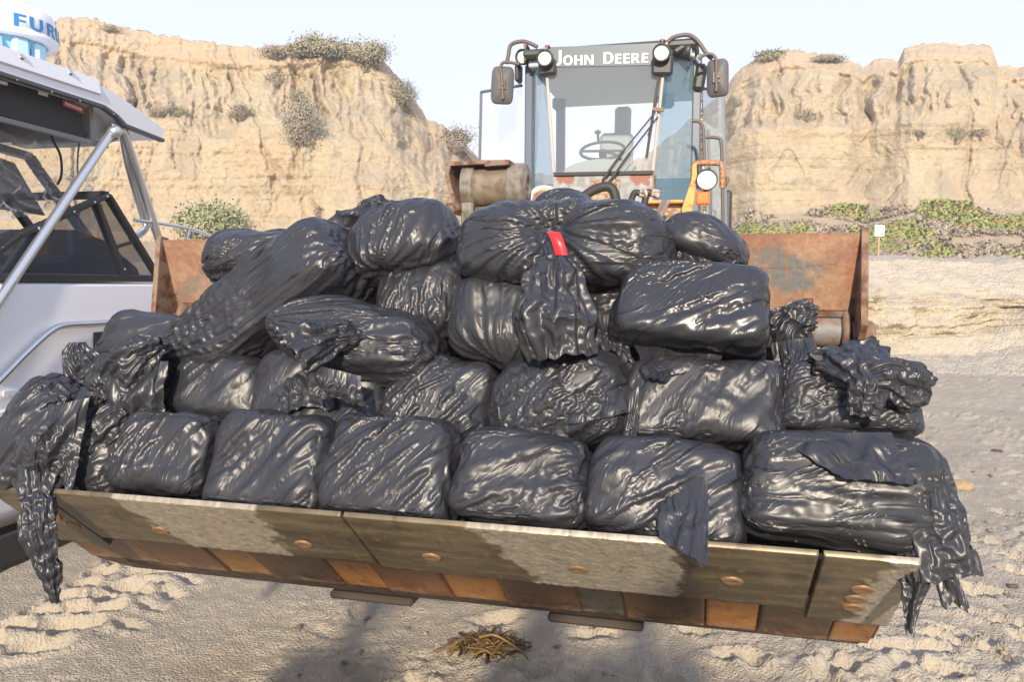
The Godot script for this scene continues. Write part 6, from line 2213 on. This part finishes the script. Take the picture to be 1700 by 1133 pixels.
func build_people() -> void:
	for q in [[-1.03, 0.36, 1.78, false, 0.03, "person in dark jacket watching from left of the camera, shadow across the sand"], [-0.19, 0.34, 1.74, true, 0.02, "person holding the camera up, shadow falling under the middle of the bucket"], [0.24, 0.40, 1.80, false, 0.05, "person in green jacket waiting right of the camera, feet apart"]]:
		var i := int(absf(q[0]) * 100.0)
		var o := put("person", person_mesh(q[2], q[3], q[4], i), M.cloth)
		o.position = Vector3(q[0], 0, q[1])
		o.rotation.y = -0.09
		tag(o, q[5], "person")
func make_materials() -> void:
	# creases of thin film: long sharp ridges along v, finer ones crossing them, and a little crinkle
	var n_a := noise(5, 0.019, 3, true)
	var n_b := noise(9, 0.045, 3, true)
	var n_c := cell_noise(10, 0.030)
	var n_m := noise(11, 0.006, 2)
	var side := 640
	var film_im := Image.create(side, side, false, Image.FORMAT_RF)
	for y in side:
		for x in side:
			var fx := x + 9.0 * n_m.get_noise_2d(x * 1.5 + 400.0, y * 1.2)
			var m := clampf(0.35 + 2.2 * n_m.get_noise_2d(x, y), 0, 1)
			var v := 0.75 * m * pow(maxf(0.0, n_a.get_noise_2d(fx, y * 0.08 + fx * 0.04)), 4.0)
			v += 0.16 * (1.0 - m) * pow(maxf(0.0, n_b.get_noise_2d(fx * 0.8 + y * 0.3, y * 0.30)), 3.0)
			v += 0.05 * (1.0 - minf(n_c.get_noise_2d(fx, y * 0.6) + 1.0, 0.6))
			film_im.set_pixel(x, y, Color(v, v, v))
	var film := mat(0.026, 0.027, 0.032, 0.37, 0.0, 0.50)
	film.heightmap_enabled = true
	film.heightmap_texture = ImageTexture.create_from_image(film_im)
	film.heightmap_scale = 1.3
	M.film = film
	var smooth: StandardMaterial3D = film.duplicate()
	smooth.heightmap_scale = 0.8
	smooth.roughness = 0.40
	M.smooth_film = smooth
	var gloss: StandardMaterial3D = film.duplicate()
	gloss.roughness = 0.30
	M.gloss_film = gloss
	var specks := cell_noise(15, 0.09, FastNoiseLite.RETURN_DISTANCE)
	var patch := noise(16, 0.018, 3)
	var im := Image.create(512, 512, false, Image.FORMAT_RGB8)
	var na := specks.get_seamless_image(512, 512)
	var nb := patch.get_seamless_image(512, 512)
	for y in 512:
		for x in 512:
			var v := clampf((0.16 - na.get_pixel(x, y).r) * 10.0, 0, 1) * clampf((nb.get_pixel(x, y).r - 0.50) * 4.0, 0, 1)
			im.set_pixel(x, y, Color(0.024, 0.0245, 0.027).lerp(Color(0.30, 0.25, 0.18), v).linear_to_srgb())
	var sandy: StandardMaterial3D = film.duplicate()
	sandy.albedo_color = Color.WHITE
	sandy.albedo_texture = ImageTexture.create_from_image(im)
	M.sandy_film = sandy
	M.red_tie = mat(0.62, 0.02, 0.03, 0.35)
	var grain := noise_tex(noise(6, 0.05, 5), 512)
	var grit := noise_tex(noise(7, 0.16, 3), 512)
	M.sand = painted(0.95)
	relief(M.sand, grain, 1.2, Vector3(2.3, 2.3, 2.3))
	M.sand.metallic_specular = 0.2
	M.far_sand = mat(0.425, 0.37, 0.285, 0.95)
	M.bank = painted(0.95)
	relief(M.bank, grain, 4.0, Vector3(0.6, 0.6, 0.6))
	M.cliff = painted(0.95)
	relief(M.cliff, grain, 4.5, Vector3(0.22, 0.35, 0.22))
	M.cliff.metallic_specular = 0.15
	var rn := noise(8, 0.022, 5)
	var rust_t := ramp_tex(rn, [Color(0.10, 0.05, 0.03), Color(0.20, 0.115, 0.075), Color(0.27, 0.175, 0.12), Color(0.19, 0.16, 0.13)], [0.2, 0.45, 0.62, 0.85], 256)
	M.rust = relief(textured(rust_t, 2.2, 0.75, 0.1), grit, 0.08, Vector3.ONE * 2.2)
	var rust_d := ramp_tex(rn, [Color(0.035, 0.025, 0.02), Color(0.09, 0.055, 0.035), Color(0.15, 0.08, 0.045)], [0.25, 0.5, 0.8], 256)
	M.rust_dark = relief(textured(rust_d, 2.2, 0.7, 0.15), grit, 0.08, Vector3.ONE * 2.2)
	M.dark_steel = mat(0.055, 0.042, 0.032, 0.6, 0.1)
	var paint_t := ramp_tex(rn, [Color(0.24, 0.11, 0.06), Color(0.17, 0.18, 0.18), Color(0.22, 0.23, 0.23)], [0.36, 0.42, 0.7], 256)
	M.old_paint = textured(paint_t, 2.6, 0.6)
	var brown_t := ramp_tex(rn, [Color(0.11, 0.085, 0.06), Color(0.19, 0.15, 0.105), Color(0.25, 0.20, 0.14)], [0.25, 0.5, 0.8], 256)
	M.dirty_brown = relief(textured(brown_t, 2.0, 0.65), grit, 0.06, Vector3.ONE * 2.0)
	var grey_t := ramp_tex(rn, [Color(0.11, 0.085, 0.06), Color(0.19, 0.17, 0.14), Color(0.25, 0.225, 0.19)], [0.25, 0.45, 0.8], 256)
	M.dirty_grey = relief(textured(grey_t, 2.4, 0.65), grit, 0.06, Vector3.ONE * 2.4)
	var blue_t := ramp_tex(rn, [Color(0.17, 0.09, 0.05), Color(0.10, 0.11, 0.115), Color(0.13, 0.145, 0.15)], [0.34, 0.42, 0.8], 256)
	M.dirty_blue = textured(blue_t, 3.0, 0.6)
	var tan_t := ramp_tex(rn, [Color(0.20, 0.11, 0.055), Color(0.33, 0.25, 0.15), Color(0.40, 0.33, 0.22)], [0.3, 0.48, 0.8], 256)
	M.dusty_tan = textured(tan_t, 3.0, 0.7)
	var yel_t := ramp_tex(rn, [Color(0.34, 0.15, 0.05), Color(0.62, 0.30, 0.055), Color(0.68, 0.36, 0.09)], [0.18, 0.30, 0.8], 256)
	M.loader_yellow = textured(yel_t, 2.4, 0.5)
	var ora_t := ramp_tex(rn, [Color(0.22, 0.10, 0.05), Color(0.42, 0.19, 0.08), Color(0.50, 0.27, 0.14)], [0.3, 0.5, 0.8], 256)
	M.orange_brown = textured(ora_t, 6.0, 0.6)
	var jamb_t := ramp_tex(rn, [Color(0.05, 0.04, 0.035), Color(0.30, 0.22, 0.15), Color(0.50, 0.46, 0.40)], [0.38, 0.46, 0.6], 256)
	M.jamb = textured(jamb_t, 5.0, 0.6)
	var ww_t := ramp_tex(rn, [Color(0.45, 0.38, 0.30), Color(0.62, 0.58, 0.52), Color(0.68, 0.66, 0.62)], [0.3, 0.42, 0.8], 256)
	M.white_worn = textured(ww_t, 4.0, 0.6)
	var tube_t := ramp_tex(rn, [Color(0.14, 0.085, 0.06), Color(0.10, 0.085, 0.075), Color(0.13, 0.12, 0.11)], [0.36, 0.46, 0.8], 256)
	M.tube_dark = textured(tube_t, 7.0, 0.5)
	M.cab_blue = mat(0.10, 0.125, 0.165, 0.4)
	M.roof_green = mat(0.045, 0.06, 0.05, 0.45)
	M.cab_grey = mat(0.46, 0.52, 0.57, 0.8)
	M.cab_dark = mat(0.055, 0.065, 0.075, 0.7)
	M.cab_mid = mat(0.30, 0.34, 0.34, 0.75)
	M.clear_glass = glass(0.9, 0.95, 0.95, 0.03)
	M.cab_glass = glass(0.62, 0.74, 0.84, 0.15)
	M.corner_glass = glass(0.14, 0.27, 0.36, 0.34)
	M.door_glass = glass(0.70, 0.80, 0.88, 0.06)
	M.door_glass2 = glass(0.35, 0.45, 0.48, 0.30)
	M.smoke_glass = glass(0.05, 0.062, 0.08, 0.74)
	M.bleached = mat(0.48, 0.43, 0.38, 0.7)
	M.rubber = mat(0.028, 0.028, 0.030, 0.6)
	M.band_grey = mat(0.115, 0.14, 0.165, 0.4)
	M.letter_white = mat(0.74, 0.80, 0.76, 0.5)
	M.black_paint = mat(0.035, 0.035, 0.038, 0.45)
	M.lens_white = mat(0.82, 0.82, 0.80, 0.15)
	M.mirror_grey = mat(0.105, 0.105, 0.105, 0.55)
	M.orange_lens = mat(0.72, 0.18, 0.03, 0.3)
	M.gelcoat = mat(0.82, 0.83, 0.86, 0.25)
	M.gelcoat_dull = mat(0.55, 0.54, 0.52, 0.5)
	M.stainless = mat(0.62, 0.63, 0.65, 0.22, 1.0)
	M.aluminium = mat(0.66, 0.67, 0.69, 0.38, 0.9)
	M.black_frame = mat(0.020, 0.020, 0.022, 0.42)
	M.dark_wood = mat(0.035, 0.025, 0.020, 0.5)
	M.dash_dark = mat(0.065, 0.08, 0.105, 0.6)
	M.gasket = mat(0.085, 0.09, 0.10, 0.5)
	M.console_black = mat(0.008, 0.008, 0.008, 0.5)
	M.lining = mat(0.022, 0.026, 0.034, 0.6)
	M.grey_trim = mat(0.22, 0.215, 0.21, 0.5)
	M.sticker_red = mat(0.55, 0.06, 0.07, 0.5)
	M.vinyl = glass(0.78, 0.80, 0.82, 0.16)
	M.vinyl.roughness = 0.10
	M.radar_blue = mat(0.26, 0.55, 0.74, 0.35)
	M.radar_pale = mat(0.42, 0.68, 0.82, 0.35)
	M.letter_blue = mat(0.03, 0.22, 0.52, 0.4)
	M.leaf = painted(0.8)
	M.leaf.metallic_specular = 0.2
	M.leaf.backlight_enabled = true
	M.leaf.backlight = Color(0.25, 0.25, 0.2)
	M.twig = mat(0.14, 0.11, 0.08, 0.9)
	M.post_wood = mat(0.42, 0.27, 0.14, 0.8)
	M.sign_white = mat(0.78, 0.78, 0.77, 0.5)
	M.sign_grey = mat(0.40, 0.40, 0.42, 0.6)
	M.sign_red = mat(0.55, 0.20, 0.16, 0.6)
	M.kelp = mat(0.10, 0.055, 0.013, 0.35)
	M.kelp_dark = mat(0.035, 0.024, 0.010, 0.4)
	M.kelp_light = mat(0.19, 0.115, 0.03, 0.4)
	M.stone_tan = mat(0.36, 0.25, 0.14, 0.85)
	M.stone_dark = mat(0.09, 0.06, 0.05, 0.7)
	M.stone_red = mat(0.26, 0.08, 0.05, 0.8)
	M.pebble = painted(0.85)
	M.cloth = painted(0.85)

func _ready() -> void:
	cam_basis = Basis(Vector3.RIGHT, -0.072) * Basis(Vector3.BACK, 0.004)
	var cam := Camera3D.new()
	cam.name = "camera"
	cam.fov = rad_to_deg(2.0 * atan(566.5 / FOCAL))
	cam.near = 0.05
	cam.far = 2000.0
	add_child(cam)
	cam.transform = Transform3D(cam_basis, EYE)
	cam.current = true
	var env := Environment.new()
	env.background_mode = Environment.BG_SKY
	var sm := ProceduralSkyMaterial.new()
	sm.sky_top_color = Color(0.68, 0.75, 0.91)
	sm.sky_horizon_color = Color(0.865, 0.868, 0.872)
	sm.sky_curve = 0.34
	sm.ground_bottom_color = Color(0.35, 0.32, 0.28)
	sm.ground_horizon_color = Color(0.7, 0.68, 0.65)
	sm.sky_energy_multiplier = 1.0
	var sky := Sky.new()
	sky.sky_material = sm
	env.sky = sky
	env.tonemap_mode = Environment.TONE_MAPPER_LINEAR
	env.tonemap_exposure = 1.6
	env.fog_enabled = true
	env.fog_density = 0.0025
	env.fog_light_color = Color(0.95, 0.95, 0.97)
	env.sdfgi_enabled = true
	env.ssao_enabled = true
	env.ssil_enabled = true
	var we := WorldEnvironment.new()
	we.name = "world"
	we.environment = env
	add_child(we)
	var sun := DirectionalLight3D.new()
	sun.name = "sun"
	sun.light_energy = 1.3
	sun.light_color = Color(1.0, 0.935, 0.84)
	sun.light_angular_distance = 2.0
	sun.shadow_enabled = true
	add_child(sun)
	var head := deg_to_rad(5.0)
	var elev := deg_to_rad(21.5)
	sun.look_at_from_position(Vector3.ZERO, Vector3(sin(head) * cos(elev), -sin(elev), -cos(head) * cos(elev)), Vector3.UP)

	loader_xf = Transform3D(Basis(Vector3.UP, -0.247), Vector3(-0.355, 0.968, -2.155))
	boat_xf = Transform3D(Basis(Vector3.UP, -0.21), Vector3(-2.83, 0, -4.4))
	make_materials()
	build_all()

func build_all() -> void:
	var t := Time.get_ticks_msec()
	build_ground()
	build_cliff()
	print("land ", Time.get_ticks_msec() - t)
	build_plants()
	print("plants ", Time.get_ticks_msec() - t)
	build_loader()
	build_boat()
	print("machines ", Time.get_ticks_msec() - t)
	build_bags()
	print("bags ", Time.get_ticks_msec() - t)
	build_small()
	build_people()
